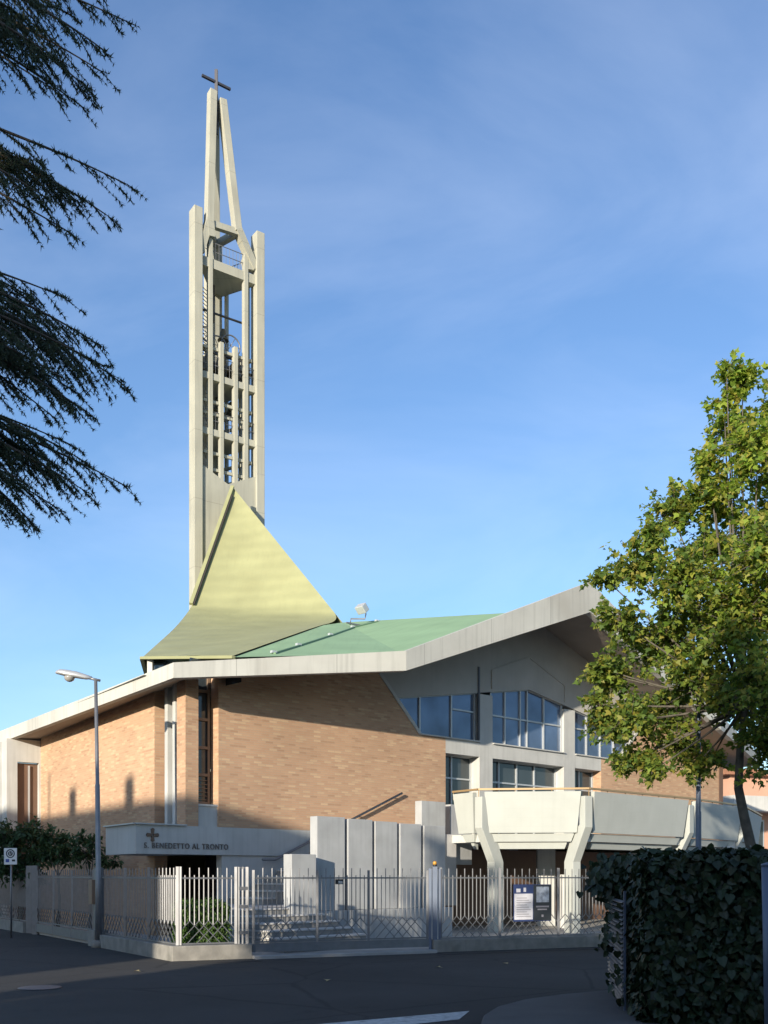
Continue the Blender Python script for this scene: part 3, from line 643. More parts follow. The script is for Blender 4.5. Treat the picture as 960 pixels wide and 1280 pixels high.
m = MB(); m.tube([T(1.6, -1.4, 29.35), T(1.6, -1.4, 27.6)], 0.05, 6); m.tube([T(0.6, -0.9, 27.75), T(3.2, -0.9, 27.75)], 0.05, 6); m.build('cable_pipe', M['steel'], tw); m = MB(); m.tube([T(0.9, -0.5, 25.2), T(3.2, -0.5, 25.2)], 0.06, 6)
m.build('cable_pipe', M['steel'], tw)
m = MB()
for t in (1.15, 1.85, 2.65):
    m.beam(T(t-0.25, -1.0, 24.57), T(t, -1.0, 26.2), 0.10, 0.10); m.beam(T(t+0.25, -1.0, 24.57), T(t, -1.0, 26.2), 0.10, 0.10)
m.beam(T(0.8, -1.0, 26.0), T(3.0, -1.0, 26.0), 0.14, 0.16); m.beam(T(0.8, -1.0, 25.3), T(3.0, -1.0, 25.3), 0.08, 0.10)
bf = m.build('bell_frame', M['steel'], tw)
for t, zc, sc_ in ((1.12, 25.7, 1.0), (1.82, 25.95, 1.15), (2.5, 25.8, 1.05), (1.6, 23.9, 1.0), (2.35, 23.9, 0.9), (1.9, 27.2, 0.7)):
    m = MB(); m.lathe(T(t, -1.0, zc), [(0.02, 0.02), (0.12*sc_, 0), (0.2*sc_, -0.12), (0.24*sc_, -0.45*sc_), (0.30*sc_, -0.62*sc_), (0.38*sc_, -0.76*sc_), (0.35*sc_, -0.76*sc_)], 16); m.build('bell', M['bronzebell'], tw)
for t, zc, r in ((2.2, 26.45, 0.48), (1.55, 26.25, 0.44), (1.0, 26.6, 0.34)):
    m = MB(); c = T(t, -0.8, zc); ring = [c+(dT*math.cos(a)+UP*math.sin(a))*r for a in [2*math.pi*i/28 for i in range(29)]]
    m.tube(ring, 0.034, 5, cap=False)
    for a in range(6): m.tube([c, c+(dT*math.cos(a*math.pi/3)+UP*math.sin(a*math.pi/3))*r], 0.015, 4)
    m.build('bell_wheel', M['galv'], tw)
legs = ((T(0.78, -0.15, 31.3), T(1.13, -0.55, 37.7)), (T(2.22, -0.15, 31.4), T(1.62, -0.55, 37.5)), (T(1.7, -1.45, 31.3), T(1.38, -0.85, 37.5)))
for a, b in legs:
    m = MB(); m.beam(a, b, 0.34, 0.40, nT); m.build('spire_leg', M['tower'], tw, bevel=0.015)
m = MB()
for a, b in ((T(0.38, -0.3, 29.9), legs[0][0]), (T(3.18, -0.3, 30.1), legs[1][0]), (T(2.0, -2.1, 30.0), legs[2][0]), (T(0.88, -0.2, 30.7), legs[0][0])): m.beam(a, b+UP*0.12, 0.32, 0.40, nT)
m.prism([T(0.35, -0.15, 30.9), T(0.85, -0.15, 31.5), T(0.95, -0.15, 31.0), T(0.42, -0.15, 30.0)], -nT*0.3)
m.prism([T(3.2, -0.15, 31.0), T(2.55, -0.15, 30.4), T(2.62, -0.15, 29.9), T(3.2, -0.15, 30.0)], -nT*0.3)
m.build('spire_bracket', M['tower'], tw)
m = MB()
q = [l[0] for l in legs]
for a, b in zip(q, q[1:]+q[:1]): m.beam(a, b, 0.24, 0.28)
m.build('ring_beam', M['tower'], tw)
m = MB(); cx = T(1.36, -0.6, 0); m.beam(cx+UP*35.9, cx+UP*38.85, 0.14, 0.14); m.beam(cx+UP*36.4-nT*0.1, cx+UP*37.7-nT*0.1, 0.26, 0.26); m.beam(cx-dT*0.72+UP*38.28, cx+dT*0.72+UP*38.28, 0.10, 0.10)
m.build('cross', M['steel'], tw)

# ------------------------------------------------------------------ street fences, gates, low walls
def bars_panel(mb, fn, a0, a1, zb=0.30, lat=True):
    n = max(1, round((a1-a0)/0.092)); st = (a1-a0)/n
    def bar(p, q, w=0.017): mb.beam(p, q, w, w)
    for i in range(1, n):
        a = a0+i*st; tall = i % 2 == 0
        bar(fn(a, 0, 0.74 if tall else 0.66), fn(a, 0, 1.74 if tall else 1.60))
        if lat and tall:
            for sgn in (-1, 1):
                for w0, w1 in ((0.74, zb+0.03), ):
                    b = a+sgn*(w0-w1)*0.95; bb = min(max(b, a0), a1); f = (bb-a)/(b-a) if b != a else 1
                    bar(fn(a, 0.006*sgn, w0), fn(bb, 0.006*sgn, w0-(w0-w1)*f), 0.014)
    mb.beam(fn(a0, 0, 1.545), fn(a1, 0, 1.545), 0.03, 0.03); mb.beam(fn(a0, 0, zb+0.02), fn(a1, 0, zb+0.02), 0.03, 0.03)
def fence(fn, a0, a1, posts, label, ztop=1.74, zb=0.29, mt='galv'):
    f = thing('fence', label, 'fence', fn((a0+a1)/2, 0, zb))
    xs = [a0]+list(posts)+[a1]
    for x0, x1 in zip(xs, xs[1:]):
        mb = MB(); bars_panel(mb, fn, x0, x1, zb); mb.build('bar_panel', M[mt], f, uv=False)
    for x in xs:
        mb = MB(); mb.beam(fn(x, 0, zb), fn(x, 0, ztop+0.02), 0.055, 0.055); mb.build('post', M[mt], f, uv=False)
    return f
def lowwall(pts, h, label):
    mb = MB(); mb.prism([p-UP*0.05 for p in pts], UP*(h+0.05)); tag(mb.build('low_wall', M['wallrough'], bevel=0.015), label, 'wall')
lowwall([GB(4.95, 0.13, 0), G0+nF*0.13+nB*0.13, GF(1.40, 0.15, 0), GF(1.40, -0.13, 0), G0-nF*0.13-nB*0.13, GB(4.95, -0.13, 0)], 0.285, 'stained low concrete wall turning the street corner under the fence')
lowwall([GF(5.28, 0.15, 0), GF(16, 0.15, 0), GF(16, -0.13, 0), GF(5.28, -0.13, 0)], 0.26, 'long low concrete wall under the fence in front of the balcony')
lowwall([GB(10.9, 0.13, 0), GB(18, 0.13, 0), GB(18, -0.13, 0), GB(10.9, -0.13, 0)], 0.30, 'low concrete wall at the far left edge of the photo')
fence(GB, 0.0, 4.4, (1.5, 2.9), 'shaded steel fence between the corner post and the street lamp')
fence(GF, 0.05, 1.12, (), 'short sunlit steel fence in front of the clipped green shrub')
fence(GF, 5.50, 15.9, (6.92, 8.40, 9.85, 11.3, 12.8, 14.3), 'long steel fence in front of the balcony columns with the notice board', zb=0.265)
fence(GB, 10.95, 17.9, (12.6, 14.3, 16.0), 'dark steel fence at the far left behind the white sign', zb=0.31)
# main sliding gate
gt = thing('sliding_gate', 'wide grey sliding gate in front of the stone steps', 'gate', GF(3.3, 0.05, 0))
GG = lambda a, o, z: GF(a, o+0.02, z)
xs = [1.46, 2.76, 3.86, 5.18]
for x0, x1 in zip(xs, xs[1:]):
    mb = MB(); bars_panel(mb, GG, x0, x1, 0.29); mb.build('bar_panel', M['galv'], gt, uv=False)
for x in xs:
    mb = MB(); mb.beam(GG(x, 0, 0.12), GG(x, 0, 1.70), 0.05, 0.05); mb.build('stile', M['galv'], gt, uv=False)
mb = MB(); mb.beam(GG(1.44, 0, 0.20), GG(5.2, 0, 0.20), 0.06, 0.17); mb.build('bottom_beam', M['galv'], gt)
mb = MB(); mb.box(GG(3.13, 0.03, 1.42), dF*0.17, nF*0.012, UP*0.10); pp = mb.build('notice_plate', M['black'], gt)
mb = MB(); mb.box(GG(3.19, 0.043, 1.43), dF*0.09, nF*0.003, UP*0.055); mb.build('plate_print', M['mark'], pp)
m = MB(); m.prism([GF(1.401, 0.30, -0.05), GF(5.279, 0.30, -0.05), GF(5.279, -0.16, -0.05), GF(1.401, -0.16, -0.05)], UP*0.115)
tag(m.build('gate_threshold', M['kerb'], bevel=0.012), kind='structure')
gp = thing('gate_post', 'pair of steel gate posts left of the sliding gate with hinge gear', 'gate post', GF(1.25, 0, 0.285))
for a, w in ((1.17, 0.035), (1.25, 0.03), (1.34, 0.055)):
    mb = MB(); mb.beam(GF(a, 0.0, 0.285), GF(a, 0, 1.76), w, w); mb.build('post', M['galv'], gp, uv=False)
mb = MB(); mb.beam(GF(1.15, 0, 1.74), GF(1.37, 0, 1.74), 0.03, 0.03); mb.build('cross_bar', M['galv'], gp)
for z in (0.5, 1.0, 1.35): mb = MB(); mb.beam(GF(1.17, 0.02, z), GF(1.34, 0.02, z), 0.035, 0.06); mb.build('guide', M['galv'], gp)
gp = thing('gate_post', 'blue grey gate pillar right of the sliding gate carrying an amber lamp', 'gate post', GF(5.35, 0, 0))
for a, w, h in ((5.24, 0.06, 1.74), (5.35, 0.10, 1.78), (5.46, 0.05, 1.74)):
    mb = MB(); mb.beam(GF(a, 0.03, 0.05 if a < 5.26 else 0.262), GF(a, 0.03, h), w, w); mb.build('post', M['bluepaint'], gp)
mb = MB(); mb.lathe(GF(5.35, 0.03, 1.78), [(0.045, 0), (0.045, 0.03), (0.04, 0.04)], 10); l = mb.build('lamp_base', M['black'], gp)
mb = MB(); mb.lathe(GF(5.35, 0.03, 1.82), [(0.042, 0), (0.042, 0.05), (0.025, 0.07)], 10); mb.build('amber_lens', M['amber'], l)
mb = MB(); mb.tube([GF(5.24, 0.03, 1.74), GF(5.35, 0.03, 1.76), GF(5.46, 0.03, 1.74)], 0.008, 5); mb.build('wire', M['black'], gp)
# left gate and its pier
gt = thing('sliding_gate', 'dark shaded sliding gate at left between pier and post group', 'gate', GB(7.4, 0.05, 0))
xs = [5.05, 6.7, 8.3, 9.9]
for x0, x1 in zip(xs, xs[1:]):
    mb = MB(); bars_panel(mb, GB, x0, x1, 0.33); mb.build('bar_panel', M['galv'], gt, uv=False)
for x in xs:
    mb = MB(); mb.beam(GB(x, 0, 0.08), GB(x, 0, 1.72), 0.05, 0.05); mb.build('stile', M['galv'], gt, uv=False)
mb = MB(); mb.beam(GB(5.0, 0, 0.19), GB(9.95, 0, 0.19), 0.05, 0.22); mb.build('bottom_beam', M['galv'], gt)
gp = thing('gate_post', 'cluster of steel posts at the far end of the shaded left gate', 'gate post', GB(10.4, 0, 0))
for b_, w in ((10.05, 0.14), (10.35, 0.05), (10.55, 0.05), (10.8, 0.10)):
    mb = MB(); mb.beam(GB(b_, 0.0, 0.0), GB(b_, 0, 1.86), w, w); mb.build('post', M['galv'], gp, uv=False)
m = MB(); m.box(GB(4.45, -0.16, -0.05), dB*0.5, nB*0.32, UP*0.42)
pr = tag(m.build('gate_pier', M['wallrough'], bevel=0.015), 'concrete stub with steel pillar and meter box beside the street lamp', 'gate pier')
mb = MB(); mb.box(GB(4.62, -0.08, 0.37), dB*0.16, nB*0.16, UP*1.40); mb.build('pillar', M['galv'], pr)
mb = MB(); mb.box(GB(4.60, 0.085, 0.95), dB*0.26, nB*0.09, UP*0.55); mb.build('meter_box', M['bronze'], pr, bevel=0.008)
# notice board on the fence
M['boardblue'] = mat('board_blue', (0.035, 0.055, 0.15), 0.5)
nb = thing('notice_board', 'two posters on a board tied to the fence below the balcony', 'notice board', GF(7.75, 0.06, 0.7))
mb = MB(); mb.box(GF(7.24, 0.03, 0.60), dF*0.95, nF*0.02, UP*0.80); mb.build('backing', M['boardblue'], nb)
mb = MB(); mb.box(GF(7.25, 0.052, 0.64), dF*0.46, nF*0.006, UP*0.56); po = mb.build('poster', M['posterpaper'], nb)
mb = MB()
for k in range(9): mb.box(GF(7.30, 0.059, 0.70+k*0.05), dF*(0.36-0.05*(k*7 % 3)), nF*0.002, UP*0.014)
mb.build('print_lines', M['ink'], po)
mb = MB(); mb.box(GF(7.30, 0.052, 1.23), dF*0.10, nF*0.006, UP*0.08); mb.box(GF(7.48, 0.052, 1.24), dF*0.06, nF*0.006, UP*0.09); mb.build('notice_slip', M['posterpaper'], nb)
mb = MB(); mb.box(GF(7.73, 0.052, 0.615), dF*0.45, nF*0.006, UP*0.77); po = mb.build('poster', M['posterdark'], nb); po['label'] = 'dark poster with a grey picture'
mb = MB(); mb.box(GF(7.80, 0.059, 1.01), dF*0.32, nF*0.002, UP*0.34); mb.build('picture', M['postergrey'], po)
mb = MB(); mb.box(GF(7.79, 0.059, 0.90), dF*0.33, nF*0.002, UP*0.035); mb.box(GF(7.83, 0.059, 0.84), dF*0.24, nF*0.002, UP*0.03); mb.box(GF(7.93, 0.059, 0.69), dF*0.05, nF*0.002, UP*0.05); mb.build('print_lines', M['ink'], po)

# ------------------------------------------------------------------ street lamp, sign, poles, floodlight
lp = at(123, 1094, 22.15); lp.z = 0
sl_ = thing('street_lamp', 'grey street lamp post with a hooded head leaning over the street at left', 'street lamp', lp)
mb = MB(); mb.tube([lp-UP*0.05, lp+UP*1.6, lp+UP*1.62, lp+V((-0.02, 0, 3.6)), lp+V((-0.02, 0, 3.62)), lp+V((-0.06, 0, 5.95))], [0.07, 0.066, 0.058, 0.052, 0.042, 0.036], 14); pole = mb.build('pole', M['galv'], sl_)
mb = MB(); mb.lathe(lp, [(0.15, -0.02), (0.15, 0.12), (0.10, 0.16)], 14); mb.build('base_collar', M['wallrough'], sl_)
tp = lp+V((-0.06, 0, 5.93))
mb = MB(); mb.tube([tp+V((0.10, 0, -0.02)), tp+V((-0.22, 0, 0.05))], 0.03, 8); mb.build('arm', M['galv'], sl_)
mb = MB(); secs = [(-0.08, 0.03, 0.04, 0.03), (-0.22, 0.075, 0.08, 0.04), (-0.42, 0.115, 0.105, 0.08), (-0.64, 0.13, 0.11, 0.115), (-0.78, 0.11, 0.09, 0.145), (-0.86, 0.07, 0.055, 0.15), (-0.89, 0.02, 0.025, 0.15)]
prev = None
for x, w, h, z in secs:
    ring = [len(mb.v)+k for k in range(12)]
    for k in range(12):
        a = 2*math.pi*k/12; mb.v.append(tp+V((x, w*math.cos(a), z+(h if math.sin(a) > 0 else h*0.45)*math.sin(a))))
    if prev:
        for k in range(12): mb.f.append([prev[k], prev[(k+1) % 12], ring[(k+1) % 12], ring[k]]); mb.sm.append(True)
    else: mb.f.append(ring); mb.sm.append(False)
    prev = ring
mb.f.append(prev); mb.sm.append(False)
hd = mb.build('lamp_head', M['lamp'], sl_)
mb = MB(); mb.lathe(tp+V((-0.58, 0, 0.07)), [(0.115, 0), (0.115, -0.03), (0.095, -0.08), (0.05, -0.11), (0.01, -0.12)], 14); mb.build('lamp_bowl', M['lampglass'], hd)
sg = at(14, 1094, 25.5); sg.z = 0
s_ = thing('warning_sign', 'small white notice sign with a ring emblem above the far left fence', 'sign', sg)
mb = MB(); mb.tube([sg, sg+UP*2.26], 0.025, 8); mb.build('post', M['galv'], s_)
mb = MB(); mb.abox(sg.x-0.165, sg.x+0.165, sg.y-0.055, sg.y-0.035, 1.87, 2.29); pn = mb.build('sign_panel', M['signwhite'], s_, bevel=0.006)
mb = MB(); c = V((sg.x, sg.y-0.058, 2.15))
def ringm(mb, c, r0, r1, n=24):
    for k in range(n):
        a, b = 2*math.pi*k/n, 2*math.pi*(k+1)/n
        e = lambda r, t: c+V((r*math.cos(t), 0, r*math.sin(t)))
        mb.poly([e(r0, a), e(r1, a), e(r1, b), e(r0, b)])
ringm(mb, c, 0.085, 0.112); ringm(mb, c-V((0, 0.001, 0)), 0.0, 0.062, 16); mb.build('ring_emblem', M['black'], pn, recalc=False)
mb = MB(); mb.abox(sg.x-0.12, sg.x-0.03, sg.y-0.058, sg.y-0.054, 1.93, 2.01); mb.build('blue_square', M['signblue'], pn)
mb = MB(); mb.abox(sg.x+0.04, sg.x+0.12, sg.y-0.058, sg.y-0.054, 1.95, 2.00); mb.build('black_mark', M['black'], pn)
mb = MB(); mb.box(V((c.x-0.03, c.y-0.003, c.z-0.035)), V((0.012, 0, 0)), V((0, 0.002, 0)), V((0, 0, 0.07))); mb.box(V((c.x, c.y-0.003, c.z-0.035)), V((0.012, 0, 0)), V((0, 0.002, 0)), V((0.02, 0, 0.07))); mb.build('emblem_strokes', M['signwhite'], pn)

pb = at(967, 1094, 9.0); pb.z = 0
s_ = thing('steel_post', 'blue grey steel post rising beside the ivy hedge at the right edge', 'post', pb)
mb = MB(); mb.tube([pb+UP*0.05, pb+V((-0.035, 0, 1.68))], [0.075, 0.072], 16); mb.build('shaft', M['bluepaint'], s_)
mb = MB(); mb.lathe(pb+V((-0.035, 0, 1.68)), [(0.076, 0), (0.076, 0.02), (0.03, 0.035)], 16); mb.build('cap', M['bluepaint'], s_)
pl_ = at(873, 1094, 17.4); pl_.z = 0
s_ = thing('pole', 'dark slim steel pole rising into the maple crown behind the hedge', 'pole', pl_)
mb = MB(); mb.tube([pl_, pl_+UP*2.7, pl_+UP*2.72, pl_+UP*5.4], [0.055, 0.05, 0.042, 0.038], 12); mb.build('pole', M['bluepaint'], s_)
mb = MB(); mb.lathe(pl_+UP*5.4, [(0.044, 0), (0.044, 0.02), (0.02, 0.035)], 12); mb.build('cap', M['bluepaint'], s_)
fp = on_roof(446, 782) or R1
s_ = thing('floodlight', 'grey floodlight with bracket on the ridge of the green roof', 'floodlight', fp)
mb = MB(); mb.beam(fp-dR*0.5+UP*0.03, fp+dR*0.35+UP*0.03, 0.05, 0.05); mb.tube([fp+V((-0.25, 0, 0.03)), fp+V((-0.22, 0, 0.25)), fp+V((0.3, 0, 0.25)), fp+V((0.34, 0, 0.45))], 0.03, 6); mb.build('bracket', M['galv'], s_)
mb = MB(); hc = fp+V((0.12, 0, 0.55)); ax = V((0.45, 0.5, 0.62)).normalized()
sd = ax.cross(UP).normalized(); u2 = sd.cross(ax)
mb.prism([hc-sd*0.2-u2*0.16, hc+sd*0.2-u2*0.16, hc+sd*0.2+u2*0.16, hc-sd*0.2+u2*0.16], ax*0.28); mb.build('lamp_housing', M['alu'], s_, bevel=0.03)
mb = MB(); mb.lathe(P(50, 1235)+UP*0.003, [(0.30, 0.0), (0.30, 0.006), (0.26, 0.006), (0.25, 0.004)], 24); tag(mb.build('manhole_cover', M['steel']), 'round iron manhole cover in the asphalt at lower left', 'manhole cover')

# ------------------------------------------------------------------ plants
def leaf_shape(kind):
    if kind == 'maple': return [(0, 0), (0.30, 0.12), (0.52, 0.42), (0.22, 0.50), (0.0, 1.0), (-0.22, 0.50), (-0.52, 0.42), (-0.30, 0.12)]
    if kind == 'heart': return [(0, 0.08), (0.28, 0), (0.46, 0.25), (0.30, 0.65), (0, 1.0), (-0.30, 0.65), (-0.46, 0.25), (-0.28, 0)]
    return [(0, 0), (0.2, 0.3), (0.16, 0.7), (0, 1), (-0.16, 0.7), (-0.2, 0.3)]
def rnd_dir(rg):
    while True:
        d = V((rg.uniform(-1, 1), rg.uniform(-1, 1), rg.uniform(-1, 1)))
        if 0.05 < d.length < 1: return d.normalized()
def add_leaf(mb, p, along, nrm, size, shape, fold=0.15):
    side = along.cross(nrm)
    if side.length < 1e-4: side = along.orthogonal()
    side.normalize(); nn = side.cross(along)
    b = len(mb.v)
    for x, y in shape: mb.v.append(p+side*(x*size)+along*(y*size)+nn*(abs(x)*fold*size-0.12*y*y*size))
    mb.f.append(list(range(b, b+len(shape)))); mb.sm.append(False)

def broadleaf(name, label, cat, base, trunk, blobs, lmat, shape, lsize, twigs, perleaf, rg, bark='bark', tr=0.1, group=None, turned=None):
    th = thing(name, label, cat, base, group)
    mb = MB(); mb.tube(trunk, [tr*(1.25 if i == 0 else 1-0.55*i/len(trunk)) for i in range(len(trunk))], 10)
    lv = MB(); sh = leaf_shape(shape); topp = V(trunk[-1])
    mi = []
    for bi, (c, r) in enumerate(blobs):
        nf = len(lv.f)
        c = V(c); mid = topp.lerp(c, 0.5)+V((rg.uniform(-.15, .15), rg.uniform(-.15, .15), 0.1*r))-UP*0.15*(c-topp).length*0.3
        pth = bez(topp, mid, c, 5); l0 = tr*0.27
        mb.tube(pth, [l0*(1-0.85*i/5)+0.004 for i in range(6)], 6)
        for k in range(max(4, int(twigs*r*r))):
            d = rnd_dir(rg); d.z = d.z*0.75+0.12; d.normalize()
            ln = r*rg.uniform(0.55, 1.12); st = c+rnd_dir(rg)*r*0.25
            pts = [st+d*ln*s+UP*(-0.10*ln*s*s)+V((rg.uniform(-.03, .03), rg.uniform(-.03, .03), rg.uniform(-.03, .03))) for s in (0, 0.5, 1)]
            mb.tube(pts, [0.009, 0.006, 0.003], 3, cap=False)
            for q in range(perleaf):
                s = rg.uniform(0.25, 1.05); p = pts[0].lerp(pts[2], s)+rnd_dir(rg)*0.07
                al = (d*0.5+rnd_dir(rg)*0.9-UP*0.35).normalized(); nn = (UP*0.9+rnd_dir(rg)*0.8).normalized()
                add_leaf(lv, p, al, nn, lsize*rg.uniform(0.5, 1.3), sh)
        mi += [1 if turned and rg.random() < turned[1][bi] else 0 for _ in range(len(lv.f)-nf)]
    mb.build('trunk', M[bark], th, uv=False, recalc=False)
    cr = lv.build('crown', lmat, th, recalc=False, uv=False)
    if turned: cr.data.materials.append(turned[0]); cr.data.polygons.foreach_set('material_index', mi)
    return th

rg = random.Random(11)
D = 17.0
mbase = V((xz(947, D), D, 0.0))
tr = [mbase, at(941, 1068, D), at(930, 1020, D-0.05), at(923, 985, D-0.1), at(925, 940, D-0.1), at(932, 880, D-0.1)]
bl = []; ty = []
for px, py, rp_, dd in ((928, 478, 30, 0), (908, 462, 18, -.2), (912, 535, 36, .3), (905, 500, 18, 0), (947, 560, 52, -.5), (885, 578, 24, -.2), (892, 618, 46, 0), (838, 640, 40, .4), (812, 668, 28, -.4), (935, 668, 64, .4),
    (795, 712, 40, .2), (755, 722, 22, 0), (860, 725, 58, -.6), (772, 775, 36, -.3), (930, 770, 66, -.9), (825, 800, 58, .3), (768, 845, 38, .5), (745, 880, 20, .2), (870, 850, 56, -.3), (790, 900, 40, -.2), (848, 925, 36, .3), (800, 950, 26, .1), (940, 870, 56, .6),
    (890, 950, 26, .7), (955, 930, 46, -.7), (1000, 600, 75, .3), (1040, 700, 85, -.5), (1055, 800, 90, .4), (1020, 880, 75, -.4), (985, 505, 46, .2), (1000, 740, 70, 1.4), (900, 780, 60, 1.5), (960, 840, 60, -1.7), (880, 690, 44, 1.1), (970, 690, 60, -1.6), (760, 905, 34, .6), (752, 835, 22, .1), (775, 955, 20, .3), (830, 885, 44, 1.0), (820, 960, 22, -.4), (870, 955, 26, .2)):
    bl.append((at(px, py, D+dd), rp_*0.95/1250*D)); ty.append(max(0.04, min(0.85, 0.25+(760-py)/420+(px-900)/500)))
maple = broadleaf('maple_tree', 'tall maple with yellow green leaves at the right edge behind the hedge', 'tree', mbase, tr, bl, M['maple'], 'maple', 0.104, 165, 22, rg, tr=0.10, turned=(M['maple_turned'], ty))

# small dark trees behind the left fence
rg = random.Random(5)
def small_tree(px, d, blobs, label):
    b = V((xz(px, d), d, 0.05))
    broadleaf('small_tree', label, 'tree', b, [b, b+V((0.05, 0, 0.8)), b+V((0.0, 0.05, 1.5))], [(at(x, y, d+q), r/1250*d) for x, y, r, q in blobs], M['sumac'], 'long', 0.15, 150, 14, rg, tr=0.05, group='small trees behind the left fence')
small_tree(25, 28.5, [(10, 1045, 26, 0), (35, 1040, 22, -.4), (20, 1070, 30, .2), (50, 1062, 24, 0), (-12, 1060, 30, 0.3), (8, 1085, 24, -.6), (40, 1090, 20, -.5)], 'dark bushy small tree at the far left behind the white sign')
small_tree(72, 27.5, [(66, 1045, 18, 0), (78, 1058, 18, -.3), (60, 1070, 20, .3), (88, 1072, 14, 0)], 'dark small tree with a pointed top left of the street lamp')
small_tree(112, 26.0, [(100, 1050, 14, 0), (116, 1055, 14, -.2), (108, 1066, 16, .3), (130, 1074, 12, 0), (142, 1080, 9, .2)], 'low dark small tree directly behind the street lamp pole')

def leafy_box(name, label, cat, corners, h0, h1, lmat, shape, lsize, dens, rg, core, bulge=0.08, group=None, loc=None, kern=0.12):
    """a clipped hedge: corners counter-clockwise on the ground, leaves on its sides and top over a dark core"""
    base = sum(corners, V((0, 0, 0)))/len(corners); base.z = h0
    th = thing(name, label, cat, base, group); lv = MB(); sh = leaf_shape(shape); n = len(corners)
    cen = base.copy(); cen.z = 0
    mb = MB(); mb.prism([c+(cen-c).normalized()*kern+UP*h0 for c in corners], UP*(h1-h0-kern)); mb.build('dark_core', core, th)  # solid dark core added to block the view between the leaves
    def scatter(a, b, hgt, out):
        area = (b-a).length*hgt; k = int(area*dens)
        for _ in range(k):
            u, z = rg.random(), rg.random()
            bl_ = bulge*(0.6+math.sin(u*9+z*5)*0.5+math.sin(u*23+3)*0.3)
            p = a.lerp(b, u)+UP*(h0+z*hgt)+out*(rg.uniform(-0.09, 0.05)+bl_*0.6)
            nn = (out+rnd_dir(rg)*0.75+UP*0.35).normalized(); al = (-UP*0.8+rnd_dir(rg)*0.7).normalized()
            al = (al-nn*al.dot(nn)); al = al.normalized() if al.length > 1e-3 else nn.orthogonal().normalized()
            add_leaf(lv, p, al, nn, lsize*rg.choice((0.5, 0.65, 0.8, 0.95, 1.1, 1.3)), sh)
    for i in range(n):
        a, b = corners[i], corners[(i+1) % n]; d = (b-a).normalized(); out = V((d.y, -d.x, 0))
        if out.dot((a+b)/2-cen) < 0: out = -out
        scatter(a, b, h1-h0, out)
    xs = [c.x for c in corners]; ys = [c.y for c in corners]
    ok = lambda p: all(((corners[(i+1) % n]-corners[i]).cross(p-corners[i])).z*sg_ >= 0 for i in range(n))
    sg_ = 1 if (corners[1]-corners[0]).cross(corners[2]-corners[1]).z > 0 else -1
    for _ in range(int((max(xs)-min(xs))*(max(ys)-min(ys))*dens*1.3)):
        p = V((rg.uniform(min(xs), max(xs)), rg.uniform(min(ys), max(ys)), 0))
        if ok(p):
            p.z = h1+rg.uniform(-0.10, 0.03)+bulge*0.6*math.sin(p.x*5)*math.sin(p.y*4+1)
            nn = (UP+rnd_dir(rg)*0.9).normalized(); al = rnd_dir(rg); al = (al-nn*al.dot(nn)).normalized()
            add_leaf(lv, p, al, nn, lsize*rg.choice((0.5, 0.65, 0.8, 0.95, 1.1, 1.3)), sh)
    lv.build('leaves', lmat, th, recalc=False, uv=False)
    return th
rg = random.Random(3)
H = [V((2.74, 10.35, 0)), V((7.0, 9.9, 0)), V((7.6, 13.2, 0)), V((3.20, 13.4, 0))]
hedge = leafy_box('ivy_hedge', 'dark ivy covered hedge filling the lower right corner', 'hedge', H, 0.07, 1.80, M['ivy'], 'heart', 0.095, 820, rg, M['hedgecore'], bulge=0.10)
a_l, b_l = V((3.04, 13.45, 0)), V((2.72, 11.3, 0))
lv = MB(); sh = leaf_shape('heart')                          # overhanging tuft and trailing ends at the hedge's left corner
for _ in range(45):
    u = rg.random(); z = 0.2+rg.random()**1.5*1.3; p = b_l.lerp(a_l, u*u*0.9)+V((-0.05+rg.gauss(0, 0.03), 0, z))
    add_leaf(lv, p, (-UP+rnd_dir(rg)*0.6).normalized(), (V((-0.7, -0.7, 0.3))+rnd_dir(rg)*0.7).normalized(), 0.10*rg.uniform(.5, 1.2), sh)
for _ in range(620):
    c = V((2.98, 13.0, 1.60)); p = c+V((rg.gauss(-0.03, 0.10), rg.gauss(0, 0.28), rg.gauss(0, 0.12)))
    add_leaf(lv, p, (-UP+rnd_dir(rg)*0.8).normalized(), (V((-0.6, -0.8, 0.4))+rnd_dir(rg)*0.7).normalized(), 0.11*rg.uniform(.6, 1.2), sh)
for _ in range(200):
    z = rg.uniform(0.55, 1.55); p = V((3.02-0.05*math.sin(z*4)+rg.gauss(0, 0.045), 13.45+rg.gauss(0, 0.1), z))
    add_leaf(lv, p, (-UP+rnd_dir(rg)*0.6).normalized(), (V((-0.6, -0.8, 0.3))+rnd_dir(rg)*0.7).normalized(), 0.10*rg.uniform(.6, 1.2), sh)
lv.build('trailing_ivy', M['ivy'], hedge, recalc=False, uv=False)
lf = thing('louvre_fence', 'weathered metal louvre panel standing against the left end of the ivy hedge', 'fence', V((2.95, 12.8, 0.07)))
a, b = V((3.04, 13.45, 0)), V((2.72, 11.3, 0)); dd = (b-a).normalized(); oo = V((dd.y, -dd.x, 0)); oo = oo if oo.x < 0 else -oo
for p in (a, b):
    mb = MB(); mb.beam(p+UP*0.05, p+UP*1.42, 0.025, 0.025); mb.build('post', M['bluepaint'], lf)
mb = MB()
for k in range(24): mb.box(a+UP*(0.15+k*0.05)+oo*0.0, b-a, oo*0.035-UP*0.018, UP*0.008)
mb.build('slat_panel', M['galv'], lf, uv=False)
# clipped shrub inside the corner fence
rg = random.Random(21)
SH = [GF(0.12, -0.30, 0), GF(1.05, -0.35, 0), GF(1.1, -1.5, 0), GF(0.25, -1.5, 0)]
leafy_box('clipped_shrub', 'low clipped green shrub behind the corner fence beside the gate', 'shrub', SH, 0.06, 1.06, M['shrub'], 'long', 0.075, 1500, rg, M['hedgecore'], bulge=0.08)

